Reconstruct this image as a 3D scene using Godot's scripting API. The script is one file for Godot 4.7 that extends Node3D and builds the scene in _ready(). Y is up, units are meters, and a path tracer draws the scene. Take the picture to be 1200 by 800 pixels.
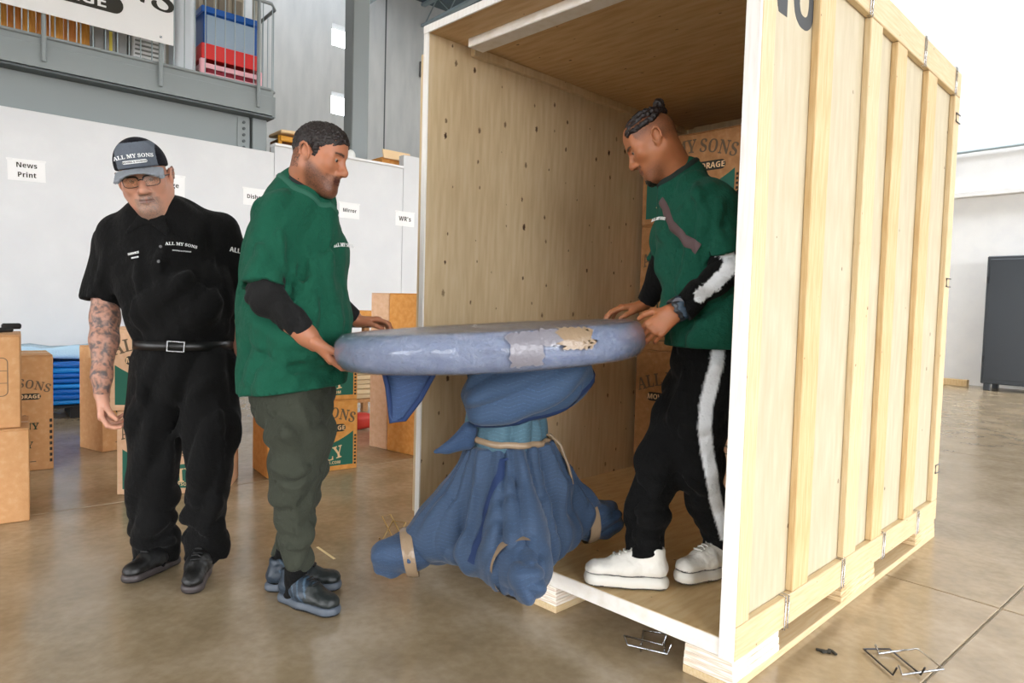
extends Node3D
# Two movers carry a wrapped pedestal table into a wooden storage crate, a third walks by, in a warehouse.

const CRATE_W := 1.563
const CRATE_D := 2.134
const CRATE_H := 2.337
const WALL_AT := Vector3(-5.5, 0, 0.4)      # a point of the white partition; the building is turned 3.5 degrees from the crate
var hall := Transform3D(Basis(Vector3.UP, -0.0611), WALL_AT)   # x towards the camera side, -z along the partition
var M := {}
var fonts := {}
var meshes := {}
var used := {}


func _ready() -> void:
	camera_and_light()
	materials()
	building()
	storage_crate()
	mezzanine()
	cartons()
	wrapped_table()
	small_things()
	await people()


func camera_and_light() -> void:
	var cam := Camera3D.new()
	cam.name = "camera"
	cam.fov = 53.26
	cam.far = 200.0
	cam.position = Vector3(2.474, 1.119, 1.851)
	cam.rotation = Vector3(-0.0504, 0.7922, 0.0272)
	add_child(cam)
	cam.current = true
	var sky_look := ProceduralSkyMaterial.new()
	sky_look.sky_top_color = Color(0.90, 0.915, 0.94)
	sky_look.sky_horizon_color = Color(0.95, 0.95, 0.95)
	sky_look.ground_horizon_color = Color(0.55, 0.54, 0.52)
	sky_look.ground_bottom_color = Color(0.40, 0.39, 0.37)
	sky_look.sky_energy_multiplier = 5.8
	sky_look.ground_energy_multiplier = 1.0
	var sky := Sky.new()
	sky.sky_material = sky_look
	var env := Environment.new()
	env.background_mode = Environment.BG_SKY
	env.sky = sky
	env.ambient_light_source = Environment.AMBIENT_SOURCE_SKY
	env.tonemap_mode = Environment.TONE_MAPPER_LINEAR
	env.tonemap_exposure = 0.245
	env.sdfgi_enabled = true
	env.ssao_enabled = true
	env.ssil_enabled = true
	var we := WorldEnvironment.new()
	we.name = "environment"
	we.environment = env
	add_child(we)
	# unseen high-bay lamps, the row past the partition added to brighten the far wall: fixture, glowing diffuser and area light of the same size just below it
	var housing := flat(Color(0.82, 0.83, 0.84), 0.4, 0.6)
	var glow := flat(Color(1, 1, 1), 0.6)
	glow.emission_enabled = true
	glow.emission = Color(1.0, 0.97, 0.92)
	glow.emission_energy_multiplier = 3.0
	for x in [-3.4, 1.6, 6.0, 10.4, 14.0]:
		for z in ([-1.2, -3.8, -6.4, -9.0] if x < 0.0 else [8.0, 3.6, -1.2, -5.6, -10.3]):
			var at := hall * Transform3D(Basis(), Vector3(x, 7.1 if x > 0.0 else 7.6, z))
			var lamp := thing("ceiling_lamp", "white high-bay ceiling lamp, unseen out of the frame overhead", "lamp", at, "high-bay ceiling lamps")
			add_box(lamp, "housing", Vector3(0, 0.07, 0), Vector3(1.9, 0.1, 0.6), housing)
			add_box(lamp, "diffuser", Vector3(0, 0.012, 0), Vector3(1.8, 0.02, 0.5), glow)
			for s in [-0.7, 0.7]:
				add_tube(lamp, "cable", [Vector3(s, 0.12, 0), Vector3(s, 1.18 if x > 0.0 else 0.68, 0)], 0.006, housing)
			var l := AreaLight3D.new()
			l.name = "lamp_light"
			l.area_size = Vector2(1.8, 0.5)
			l.light_color = Color(1.0, 0.965, 0.91)
			l.light_energy = LAMP_POWER
			l.area_range = 40.0
			l.area_attenuation = 2.0
			l.shadow_enabled = true
			l.transform = Transform3D(Basis(Vector3.RIGHT, -PI / 2), Vector3(0, -0.01, 0))
			lamp.add_child(l, true)

const LAMP_POWER := 8.0

# ---------------------------------------------------------------- naming and building helpers

func numbered(called: String) -> String:
	used[called] = used.get(called, -1) + 1
	return called if used[called] == 0 else "%s_%03d" % [called, used[called]]


func tag(o: Node, label := "", category := "", group := "", kind := "") -> void:
	if label: o.set_meta("label", label)
	if category: o.set_meta("category", category)
	if group: o.set_meta("group", group)
	if kind: o.set_meta("kind", kind)


func thing(called: String, label: String, category: String, at := Transform3D(), group := "") -> Node3D:
	var o := Node3D.new()
	o.name = numbered(called)
	o.transform = at
	add_child(o, true)
	tag(o, label, category, group)
	return o


func put(parent: Node, called: String, mesh: Mesh, m: Material, at := Transform3D()) -> MeshInstance3D:
	var o := MeshInstance3D.new()
	o.name = numbered(called) if parent == self else called
	o.mesh = mesh
	o.material_override = m
	o.transform = at
	parent.add_child(o, true)
	return o


func struct(called: String, mesh: Mesh, m: Material, at := Transform3D()) -> MeshInstance3D:
	var o := put(self, called, mesh, m, at)
	o.set_meta("kind", "structure")
	return o


func flat(c: Color, rough := 0.7, metal := 0.0, spec := 0.5) -> StandardMaterial3D:
	var m := StandardMaterial3D.new()
	m.albedo_color = c
	m.roughness = rough
	m.metallic = metal
	m.metallic_specular = spec
	return m


func noise(freq: float, seed_: int, octaves := 4, kind := FastNoiseLite.TYPE_SIMPLEX_SMOOTH) -> FastNoiseLite:
	var n := FastNoiseLite.new()
	n.noise_type = kind
	n.seed = seed_
	n.frequency = freq
	n.fractal_octaves = octaves
	return n


func ramp(stops: Array) -> Gradient:
	var g := Gradient.new()
	g.offsets = PackedFloat32Array(stops.map(func(s): return s[0]))
	g.colors = PackedColorArray(stops.map(func(s): return s[1]))
	return g


func noise_tex(n: FastNoiseLite, g: Gradient = null, size := 512, normal := 0.0) -> NoiseTexture2D:
	var t := NoiseTexture2D.new()
	t.width = size
	t.height = size
	t.seamless = true
	t.noise = n
	if g: t.color_ramp = g
	if normal > 0.0:
		t.as_normal_map = true
		t.bump_strength = normal
	return t


# a box with chamfered edges
func box(size: Vector3, c := 0.003) -> ArrayMesh:
	var key := [size, c]
	if meshes.has(key): return meshes[key]
	c = minf(c, 0.45 * minf(size.x, minf(size.y, size.z)))
	var st := SurfaceTool.new()
	st.begin(Mesh.PRIMITIVE_TRIANGLES)
	var h := size / 2
	for axis in 3:
		var a := (axis + 1) % 3
		var b := (axis + 2) % 3
		for s in [-1.0, 1.0]:
			var q := []
			for k in [[-1, -1], [1, -1], [1, 1], [-1, 1]]:
				var p := Vector3()
				p[axis] = s * h[axis]
				p[a] = k[0] * (h[a] - c)
				p[b] = k[1] * (h[b] - c)
				q.append(p)
			quad(st, q, s > 0)
		for sa in [-1.0, 1.0]:
			for sb in [-1.0, 1.0]:
				var p0 := Vector3()
				var p1 := Vector3()
				p0[a] = sa * h[a]
				p0[b] = sb * (h[b] - c)
				p1[a] = sa * (h[a] - c)
				p1[b] = sb * h[b]
				var l := Vector3()
				l[axis] = h[axis] - c
				quad(st, [p0 - l, p0 + l, p1 + l, p1 - l], sa * sb < 0)
	for sx in [-1.0, 1.0]:
		for sy in [-1.0, 1.0]:
			for sz in [-1.0, 1.0]:
				var s := Vector3(sx, sy, sz)
				var p := [s * (h - Vector3(0, c, c)), s * (h - Vector3(c, 0, c)), s * (h - Vector3(c, c, 0))]
				tri(st, p, sx * sy * sz > 0)
	st.generate_normals()
	meshes[key] = st.commit()
	return meshes[key]


func tri(st: SurfaceTool, p: Array, out: bool) -> void:
	st.set_smooth_group(-1)
	for i in ([0, 2, 1] if out else [0, 1, 2]):
		st.add_vertex(p[i])


func quad(st: SurfaceTool, q: Array, out: bool) -> void:
	st.set_smooth_group(-1)
	for i in ([0, 2, 1, 0, 3, 2] if out else [0, 1, 2, 0, 2, 3]):
		st.add_vertex(q[i])


func add_box(parent: Node, called: String, at: Vector3, size: Vector3, m: Material, c := 0.003, turn := Basis()) -> MeshInstance3D:
	return put(parent, called, box(size, c), m, Transform3D(turn, at))


# sweeps a round section along a polyline; radius may be a number or one number per point
func tube_mesh(pts: Array, radius, sides := 8, closed := false) -> ArrayMesh:
	var st := SurfaceTool.new()
	st.begin(Mesh.PRIMITIVE_TRIANGLES)
	var n := pts.size()
	var up := Vector3.UP
	var rings := []
	for i in n:
		var d: Vector3 = (pts[(i + 1) % n] - pts[i - 1]) if closed else (pts[mini(i + 1, n - 1)] - pts[maxi(i - 1, 0)])
		d = d.normalized()
		var x := up.cross(d)
		if x.length() < 0.2: x = Vector3.RIGHT.cross(d)
		if x.length() < 0.2: x = Vector3.FORWARD.cross(d)
		x = x.normalized()
		var y := d.cross(x)
		up = y
		var r: float = radius if radius is float else radius[i]
		var ring := []
		for k in sides:
			var a := TAU * k / sides
			ring.append(pts[i] + (x * cos(a) + y * sin(a)) * r)
		rings.append(ring)
	st.set_smooth_group(0)
	for i in (n if closed else n - 1):
		var r0: Array = rings[i]
		var r1: Array = rings[(i + 1) % n]
		for k in sides:
			var k1 := (k + 1) % sides
			for v in [r0[k], r1[k], r1[k1], r0[k], r1[k1], r0[k1]]:
				st.add_vertex(v)
	if not closed:
		for e in [[rings[0], false], [rings[n - 1], true]]:
			for k in range(1, sides - 1):
				tri(st, [e[0][0], e[0][k], e[0][k + 1]], e[1])
	st.index()
	st.generate_normals()
	return st.commit()


func add_tube(parent: Node, called: String, pts: Array, radius, m: Material, sides := 8, closed := false) -> MeshInstance3D:
	return put(parent, called, tube_mesh(pts, radius, sides, closed), m)


# a closed outline (x, y) given a thickness along z
func plate(outline: PackedVector2Array, t: float) -> ArrayMesh:
	var st := SurfaceTool.new()
	st.begin(Mesh.PRIMITIVE_TRIANGLES)
	plate_into(st, outline, t, Transform3D())
	st.generate_normals()
	return st.commit()


func plate_into(st: SurfaceTool, outline: PackedVector2Array, t: float, at: Transform3D) -> void:
	if Geometry2D.is_polygon_clockwise(outline): outline.reverse()
	var idx := Geometry2D.triangulate_polygon(outline)
	for k in range(0, idx.size(), 3):
		var p := []
		for j in 3: p.append(outline[idx[k + j]])
		if (p[1] - p[0]).cross(p[2] - p[0]) < 0: p = [p[0], p[2], p[1]]
		tri(st, p.map(func(v): return at * Vector3(v.x, v.y, t / 2)), true)
		tri(st, p.map(func(v): return at * Vector3(v.x, v.y, -t / 2)), false)
	for k in outline.size():
		var a := outline[k]
		var b := outline[(k + 1) % outline.size()]
		quad(st, [at * Vector3(a.x, a.y, -t / 2), at * Vector3(b.x, b.y, -t / 2), at * Vector3(b.x, b.y, t / 2), at * Vector3(a.x, a.y, t / 2)], true)


func round_rect(w: float, h: float, r: float, steps := 5) -> PackedVector2Array:
	var out := PackedVector2Array()
	for q in 4:
		var c := Vector2((w / 2 - r) * (1 if q in [0, 3] else -1), (h / 2 - r) * (1 if q < 2 else -1))
		for k in steps + 1:
			out.append(c + Vector2.from_angle(PI / 2 * (q + float(k) / steps)) * r)
	return out


# ---------------------------------------------------------------- lettering

func font(face: String, heavy := true) -> Font:
	var key := face + str(heavy)
	if not fonts.has(key):
		var f := SystemFont.new()
		f.font_names = PackedStringArray([face])
		f.font_weight = 700 if heavy else 400
		fonts[key] = f
	return fonts[key]


# cap_h is the height of a capital; arc is the rise of the middle of the line over its ends; slant leans nothing, stretch widens
func lettering(parent: Node, s: String, cap_h: float, m: Material, at: Transform3D, face := "Droid Sans", arc := 0.0, stretch := 1.0, called := "lettering", heavy := true, depth := 0.0012) -> MeshInstance3D:
	var f := font(face, heavy)
	var px := cap_h / 0.72 / 32.0
	var st := SurfaceTool.new()
	st.begin(Mesh.PRIMITIVE_TRIANGLES)
	var total := f.get_string_size(s, HORIZONTAL_ALIGNMENT_LEFT, -1, 32).x * px * stretch
	var x := -total / 2
	for i in s.length():
		var ch := s.substr(i, 1)
		var w := f.get_string_size(ch, HORIZONTAL_ALIGNMENT_LEFT, -1, 32).x * px * stretch
		if ch != " ":
			var key := [ch, face, heavy, px, depth]
			if not meshes.has(key):
				var t := TextMesh.new()
				t.text = ch
				t.font = f
				t.font_size = 32
				t.pixel_size = px
				t.depth = depth
				t.curve_step = 2.0
				var am := ArrayMesh.new()
				am.add_surface_from_arrays(Mesh.PRIMITIVE_TRIANGLES, t.get_mesh_arrays())
				meshes[key] = am
			var u := (x + w / 2) / (total / 2)
			var turn := Basis(Vector3.BACK, -atan(arc * 2 * u / (total / 2)) * 0.8) if arc != 0.0 else Basis()
			st.append_from(meshes[key], 0, Transform3D(turn * Basis.from_scale(Vector3(stretch, 1, 1)), Vector3(x + w / 2, arc * (1 - u * u), 0)))
		x += w
	return put(parent, called, st.commit(), m, at)


# ---------------------------------------------------------------- materials

func grained(light: Color, dark: Color, scale: Vector3, seed_: int, rough := 0.65) -> StandardMaterial3D:
	var m := flat(Color.WHITE, rough)
	var key := "grain%s%s%d" % [light, dark, seed_]
	if not M.has(key):
		M[key] = noise_tex(noise(0.012, seed_, 5), ramp([[0.0, dark], [0.35, dark.lerp(light, 0.6)], [0.6, light], [1.0, light.lightened(0.12)]]))
	m.albedo_texture = M[key]
	m.uv1_triplanar = true
	m.uv1_scale = scale
	return m


# knots, patches and nail heads of a plywood sheet, on white
func knots(count: int, seed_: int, tall: float, tone: Color) -> ImageTexture:
	var im := Image.create_empty(1024, 1024, false, Image.FORMAT_RGB8)
	im.fill(Color.WHITE)
	var r := RandomNumberGenerator.new()
	r.seed = seed_
	var n := noise(0.06, seed_, 2)
	var rows := int(sqrt(count))
	for k in count:
		var c := Vector2(((k % rows) + 0.5 + r.randf_range(-0.35, 0.35)) / rows, (k / rows + 0.5 + r.randf_range(-0.4, 0.4)) / rows) * 1024.0
		var rad := r.randf_range(1.3, 4.8) * (1.0 if r.randf() < 0.75 else 0.5)
		var deep := r.randf_range(0.35, 1.0)
		for y in range(int(c.y - rad * tall * 2), int(c.y + rad * tall * 2) + 1):
			for x in range(int(c.x - rad * 2), int(c.x + rad * 2) + 1):
				var d := Vector2((x - c.x) / rad, (y - c.y) / rad / tall).length() + n.get_noise_2d(x * 4, y * 4) * 0.5
				if d < 1.15:
					var v := clampf((1.15 - d) * 2.5, 0, 1) * deep
					var px := posmod(x, 1024)
					var py := posmod(y, 1024)
					im.set_pixel(px, py, im.get_pixel(px, py).lerp(tone, v))
	return ImageTexture.create_from_image(im)


func with_knots(m: StandardMaterial3D, t: Texture2D, size: float, off := Vector3.ZERO) -> StandardMaterial3D:
	m.detail_enabled = true
	m.detail_blend_mode = BaseMaterial3D.BLEND_MODE_MUL
	m.detail_uv_layer = BaseMaterial3D.DETAIL_UV_2
	m.uv2_triplanar = true
	m.uv2_scale = Vector3.ONE / size
	m.uv2_offset = off
	m.detail_albedo = t
	return m


func bumped(m: StandardMaterial3D, freq: float, scale: Vector3, strength: float, seed_: int) -> StandardMaterial3D:
	var key := "bump%s%d" % [freq, seed_]
	if not M.has(key): M[key] = noise_tex(noise(freq, seed_, 4), null, 512, 6.0)
	m.normal_enabled = true
	m.normal_texture = M[key]
	m.normal_scale = strength
	if not m.uv1_triplanar:
		m.uv1_triplanar = true
		m.uv1_scale = scale
	return m


func materials() -> void:
	var spots := knots(121, 5, 1.7, Color(0.25, 0.15, 0.07))
	M.spots = spots
	# plywood with upright grain (inside of the crate), plywood of the outer skin, boards upright and lying
	M.ply_in = with_knots(grained(Color(0.85, 0.76, 0.61), Color(0.80, 0.70, 0.54), Vector3(4, 0.45, 4), 21, 0.6), spots, 1.9)
	M.ply_roof = with_knots(grained(Color(0.81, 0.68, 0.50), Color(0.74, 0.59, 0.41), Vector3(0.6, 5, 4), 22, 0.6), knots(90, 8, 0.6, Color(0.25, 0.13, 0.05)), 2.0)
	M.ply_floor = with_knots(grained(Color(0.92, 0.79, 0.58), Color(0.86, 0.70, 0.48), Vector3(4, 5, 0.7), 23, 0.5), knots(80, 9, 0.5, Color(0.2, 0.12, 0.06)), 1.4)
	M.ply_out = with_knots(grained(Color(0.75, 0.705, 0.60), Color(0.715, 0.665, 0.55), Vector3(3, 0.5, 3), 24, 0.55), knots(30, 12, 1.3, Color(0.35, 0.25, 0.15)), 1.9)
	M.board_up = with_knots(grained(Color(0.82, 0.73, 0.575), Color(0.78, 0.67, 0.50), Vector3(14, 0.8, 14), 25, 0.55), knots(40, 13, 1.2, Color(0.5, 0.32, 0.14)), 1.3)
	M.board_up_dark = with_knots(grained(Color(0.81, 0.695, 0.51), Color(0.755, 0.61, 0.41), Vector3(12, 0.7, 12), 26, 0.55), knots(40, 14, 1.2, Color(0.45, 0.28, 0.12)), 1.1)
	M.board_along = with_knots(grained(Color(0.82, 0.73, 0.575), Color(0.785, 0.67, 0.50), Vector3(12, 12, 0.8), 27, 0.55), knots(40, 15, 0.6, Color(0.5, 0.32, 0.14)), 1.3)
	M.board_white = grained(Color(0.95, 0.93, 0.90), Color(0.90, 0.87, 0.82), Vector3(2, 2, 2), 28, 0.5)
	M.edge_white = grained(Color(0.95, 0.94, 0.92), Color(0.91, 0.88, 0.85), Vector3(8, 0.8, 8), 29, 0.5)
	M.ply_edge = grained(Color(0.90, 0.80, 0.63), Color(0.60, 0.44, 0.27), Vector3(1.0, 26, 1.0), 30, 0.7)
	M.ply_edge_white = grained(Color(0.97, 0.94, 0.89), Color(0.80, 0.70, 0.60), Vector3(0.9, 16, 0.9), 31, 0.6)
	M.wire = flat(Color(0.75, 0.76, 0.78), 0.25, 1.0)
	M.wire_dark = flat(Color(0.35, 0.35, 0.37), 0.35, 1.0)
	M.stencil = flat(Color(0.27, 0.28, 0.29), 0.8)
	# cardboard
	M.card = bumped(grained(Color(0.78, 0.585, 0.39), Color(0.75, 0.55, 0.355), Vector3(3, 3, 3), 40, 0.75), 0.05, Vector3(6, 6, 6), 0.12, 41)
	M.card_warm = grained(Color(0.88, 0.62, 0.31), Color(0.83, 0.56, 0.25), Vector3(3, 3, 3), 42, 0.75)
	M.card_pale = grained(Color(0.90, 0.74, 0.60), Color(0.86, 0.69, 0.54), Vector3(3, 3, 3), 43, 0.75)
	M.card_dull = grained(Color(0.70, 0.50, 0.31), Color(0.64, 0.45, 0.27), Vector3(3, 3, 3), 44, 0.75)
	M.card_in = flat(Color(0.55, 0.38, 0.22), 0.85)
	M.tape = flat(Color(0.80, 0.62, 0.42), 0.3)
	M.ink = flat(Color(0.17, 0.16, 0.13), 0.8)
	M.ink_soft = flat(Color(0.42, 0.35, 0.27), 0.8)
	M.green = flat(Color(0.13, 0.40, 0.33), 0.75)
	M.green_deep = flat(Color(0.09, 0.34, 0.20), 0.75)
	M.card_print = flat(Color(0.93, 0.80, 0.62), 0.75)
	# building
	var mottle := noise_tex(noise(0.008, 50, 6), ramp([[0.0, Color(0.60, 0.53, 0.425)], [0.4, Color(0.645, 0.575, 0.465)], [0.65, Color(0.675, 0.605, 0.50)], [1.0, Color(0.715, 0.65, 0.555)]]), 1024)
	var stain := noise_tex(noise(0.02, 51, 5), ramp([[0.0, Color(0.90, 0.885, 0.86)], [1.0, Color.WHITE]]), 1024)
	var fl := flat(Color.WHITE, 1.0)
	fl.albedo_texture = mottle
	fl.uv1_triplanar = true
	fl.uv1_world_triplanar = true
	fl.uv1_scale = Vector3.ONE * 0.31
	fl.detail_enabled = true
	fl.detail_blend_mode = BaseMaterial3D.BLEND_MODE_MUL
	fl.detail_uv_layer = BaseMaterial3D.DETAIL_UV_2
	fl.uv2_triplanar = true
	fl.uv2_world_triplanar = true
	fl.uv2_scale = Vector3.ONE * 0.9
	fl.detail_albedo = stain
	fl.roughness_texture = noise_tex(noise(0.012, 52, 4), ramp([[0.0, Color(0.15, 0.15, 0.15)], [1.0, Color(0.26, 0.26, 0.26)]]), 512)
	fl.metallic_specular = 0.6
	M.concrete = fl
	M.joint = flat(Color(0.72, 0.68, 0.62), 0.8)
	M.white_wall = grained(Color(0.85, 0.855, 0.862), Color(0.835, 0.84, 0.85), Vector3(0.3, 0.3, 0.3), 53, 0.42)
	M.end_wall = grained(Color(0.95, 0.95, 0.945), Color(0.93, 0.93, 0.93), Vector3(0.4, 0.4, 0.4), 54, 0.6)
	M.grey_wall = grained(Color(0.80, 0.81, 0.81), Color(0.75, 0.765, 0.77), Vector3(0.5, 0.12, 0.5), 55, 0.8)
	M.steel_grey = flat(Color(0.53, 0.56, 0.565), 0.45)
	M.steel_dark = flat(Color(0.30, 0.33, 0.34), 0.45)
	M.deck = flat(Color(0.36, 0.42, 0.45), 0.6)
	M.joist = flat(Color(0.62, 0.68, 0.70), 0.5)
	M.asphalt = flat(Color(0.42, 0.41, 0.40), 0.9)
	M.paper = flat(Color(0.95, 0.95, 0.95), 0.7)
	M.black = flat(Color(0.05, 0.05, 0.055), 0.6)
	M.white = flat(Color(0.93, 0.93, 0.93), 0.5)

# ---------------------------------------------------------------- the building

func hall_box(called: String, lo: Vector3, hi: Vector3, m: Material, c := 0.003) -> MeshInstance3D:
	return struct(called, box(hi - lo, c), m, hall * Transform3D(Basis(), (lo + hi) / 2))


func hall_part(parent: Node, called: String, lo: Vector3, hi: Vector3, m: Material, c := 0.003) -> MeshInstance3D:
	return add_box(parent, called, (lo + hi) / 2, hi - lo, m, c)


func building() -> void:
	# polished slabs with sawn joints between them, on a bed of pale joint filler
	var floor_bed := struct("floor", box(Vector3(23.0, 0.2, 25.6), 0.003), M.joint, hall * Transform3D(Basis(), Vector3(5, -0.108, -0.3)))
	var xs := [-6.0, -3.6, 0.3, 3.9, 7.36, 10.9, 14.4, 16.0]
	var zs := [12.4, 8.2, 5.0, 1.46, -2.2, -5.6, -9.0, -12.6]
	for i in xs.size() - 1:
		for k in zs.size() - 1:
			var w: float = xs[i + 1] - xs[i] - 0.009
			var d: float = zs[k] - zs[k + 1] - 0.009
			add_box(floor_bed, "floor_slab", Vector3((xs[i] + xs[i + 1]) / 2 - 5, 0.054, (zs[k] + zs[k + 1]) / 2 + 0.3), Vector3(w, 0.108, d), M.concrete, 0.002)
	var out := struct("ground_outside", box(Vector3(90, 0.2, 90), 0.0), M.asphalt, hall * Transform3D(Basis(), Vector3(5, -0.35, 0)))
	out.set_meta("kind", "structure")
	# far side wall of tilt-up concrete with small windows high up
	var grey := hall_wall("wall_far", Vector3(-6, 0, 12.4), Vector3(-6, 0, -12.6), -0.3, 8.6, M.grey_wall, [[18.28, 6.70, 0.6, 0.47], [18.28, 5.24, 0.6, 0.47], [9.2, 6.70, 0.6, 0.47], [9.2, 5.24, 0.6, 0.47]])
	for z in [8.0, 4.0, 0.0, -3.2, -7.2, -10.9]:
		add_box(grey, "panel_joint", Vector3(-6.0 + 0.004, 4.2, z), Vector3(0.012, 8.4, 0.03), M.steel_dark, 0.001)
	hall_wall("wall_near", Vector3(16, 0, -12.6), Vector3(16, 0, 12.4), -0.3, 8.6, M.end_wall, [[1.6, 0, 4.4, 4.8], [8.0, 0, 4.4, 4.8], [14.4, 0, 4.4, 4.8]])
	hall_wall("wall_back", Vector3(16, 0, 12.4), Vector3(-6, 0, 12.4), -0.3, 8.6, M.end_wall, [[3.4, 0, 4.6, 4.8], [10.2, 0, 4.6, 4.8]])
	var end_wall := hall_wall("wall_end", Vector3(-6, 0, -12.6), Vector3(16, 0, -12.6), -0.3, 8.6, M.end_wall, [])
	add_tube(end_wall, "conduit", [Vector3(0.2, 3.96, -12.55), Vector3(15.8, 4.0, -12.55)], 0.022, M.joist)
	add_box(end_wall, "ledge", Vector3(5, 3.24, -12.53), Vector3(21.6, 0.1, 0.13), M.end_wall, 0.01)
	# roof deck with two long openings added to brighten the end wall and the far wall
	var cuts_x := [-6.3, -5.5, -4.9, 0.5, 15.0, 16.3]
	var cuts_z := [12.7, 1.0, -6.8, -10.0, -12.4, -12.9]
	for i in 5:
		for k in 5:
			var open := i == 1 and k == 1 or i == 3 and k == 3
			if not open: hall_box("ceiling", Vector3(cuts_x[i], 8.3, cuts_z[k + 1]), Vector3(cuts_x[i + 1], 8.6, cuts_z[k]), M.deck, 0.0)
	# bar joists and deck ribs under the roof
	for z in [-11.4, -9.8, -8.2, -6.6, -5.0, -3.4, 0.5, 4.5, 8.5]:
		var j := thing("roof_joist", "galvanised open-web steel joist under the dark roof deck", "joist", hall * Transform3D(Basis(), Vector3(0, 0, z)), "open-web roof joists")
		tag(j, "", "", "", "structure")
		for y in [7.75, 8.24]:
			hall_part(j, "chord", Vector3(-6, y - 0.03, -0.06), Vector3(16, y + 0.03, 0.06), M.joist, 0.004)
		var web := []
		for k in 45: web.append(Vector3(-5.9 + k * 0.49, 7.78 if k % 2 == 0 else 8.22, 0))
		add_tube(j, "web_bar", web, 0.016, M.joist, 5)
	for k in 12:
		hall_box("roof_rib", Vector3(-4.4, 8.24, -12.4 + k * 1.0), Vector3(1.0, 8.3, -12.28 + k * 1.0), M.joist, 0.004)
	# white partition with paper signs
	var wall := hall_box("wall_partition", Vector3(-0.12, 0, -2.24), Vector3(0, 2.87, 9.0), M.white_wall)
	hall_box("wall_partition", Vector3(-0.12, 0, -4.02), Vector3(0, 2.955, -2.245), M.white_wall)
	hall_box("wall_partition", Vector3(-0.12, 0, -12.6), Vector3(0, 3.14, -4.025), M.white_wall)
	hall_box("trim_1", Vector3(-0.14, 2.955, -4.02), Vector3(0.02, 2.985, -2.245), M.white)
	paper_sign("News\nPrint", -0.165, 2.3, 0.30, 0.205, "white paper sign reading News Print on the white partition, leftmost of the signs", 0.046, 0.03)
	paper_sign("Large", 1.10, 2.335, 0.30, 0.23, "white paper sign on the partition mostly hidden behind the capped man's head", 0.05)
	paper_sign("Dishes", 2.02, 2.32, 0.28, 0.20, "white paper sign on the partition behind the left mover's shoulder", 0.045)
	paper_sign("Mirror", 3.23, 2.30, 0.28, 0.20, "white paper sign reading Mirror on the partition beside the left mover's chin", 0.045)
	paper_sign("WR's", 4.06, 2.28, 0.30, 0.20, "white paper sign reading WR's on the partition next to the crate edge", 0.06)
	# steel column behind the partition
	var col := thing("steel_column", "tall grey steel column rising behind the white partition", "column", hall * Transform3D(Basis(), Vector3(-0.66, 0, -3.65)))
	tag(col, "", "", "", "structure")
	add_box(col, "shaft", Vector3(0, 4.15, 0), Vector3(0.25, 8.28, 0.25), M.steel_grey, 0.012)
	add_box(col, "base_plate", Vector3(0, 0.012, 0), Vector3(0.45, 0.024, 0.45), M.steel_grey)
	# cable and little boxes on the far wall
	var pipe := put(self, "wall_conduit", tube_mesh([Vector3(0, 2.2, 0), Vector3(0, 8.0, 0)], 0.018, 8), M.white, hall * Transform3D(Basis(), Vector3(-5.95, 0, -9.3)))
	tag(pipe, "thin white conduit running up the far grey wall right of the column", "conduit")
	for p in [[6.72, -8.3, "small dark square vent high on the far grey wall, right of the steel column"], [6.9, -9.0, "small dark square vent on the far grey wall, nearest the crate's top corner"]]:
		var b := thing("wall_vent", p[2], "vent", hall * Transform3D(Basis(), Vector3(-5.98, p[0], p[1])), "small wall vents")
		add_box(b, "frame", Vector3(0.02, 0, 0), Vector3(0.05, 0.36, 0.36), M.steel_dark)
		for k in 4: add_box(b, "slat", Vector3(0.05, -0.12 + k * 0.08, 0), Vector3(0.02, 0.03, 0.3), M.black, 0.002)


# a wall from a to b (inner face), thickened outwards, with openings [along, sill, width, height] left in it
func hall_wall(called: String, a: Vector3, b: Vector3, thick: float, tall: float, m: Material, holes: Array) -> Node3D:
	var o := Node3D.new()
	o.name = called
	o.transform = hall
	add_child(o, true)
	tag(o, "", "", "", "structure")
	var d := (b - a).normalized()
	var out_dir := d.cross(Vector3.UP) * -1.0
	var turn := Basis(d, Vector3.UP, d.cross(Vector3.UP))
	var long := (b - a).length()
	var cuts := [0.0, long]
	for h in holes:
		cuts.append(h[0])
		cuts.append(h[0] + h[2])
	cuts.sort()
	for i in cuts.size() - 1:
		if cuts[i + 1] - cuts[i] < 0.001: continue
		var mid: float = (cuts[i] + cuts[i + 1]) / 2
		var spans := [[0.0, tall]]
		for h in holes:
			if mid > h[0] and mid < h[0] + h[2]:
				var next := []
				for s in spans:
					if h[1] > s[0] + 0.001: next.append([s[0], minf(h[1], s[1])])
					if h[1] + h[3] < s[1]: next.append([maxf(h[1] + h[3], s[0]), s[1]])
				spans = merge_spans(spans, h[1], h[1] + h[3])
		for s in spans:
			var c: Vector3 = a + d * mid + Vector3.UP * (s[0] + s[1]) / 2 + out_dir * (-thick / 2)
			put(o, "wall_section", box(Vector3(cuts[i + 1] - cuts[i], s[1] - s[0], absf(thick)), 0.0005), m, Transform3D(turn, c))
	return o


func merge_spans(spans: Array, lo: float, hi: float) -> Array:
	var out := []
	for s in spans:
		if hi <= s[0] or lo >= s[1]:
			out.append(s)
			continue
		if lo > s[0] + 0.001: out.append([s[0], lo])
		if hi < s[1] - 0.001: out.append([hi, s[1]])
	return out


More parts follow.
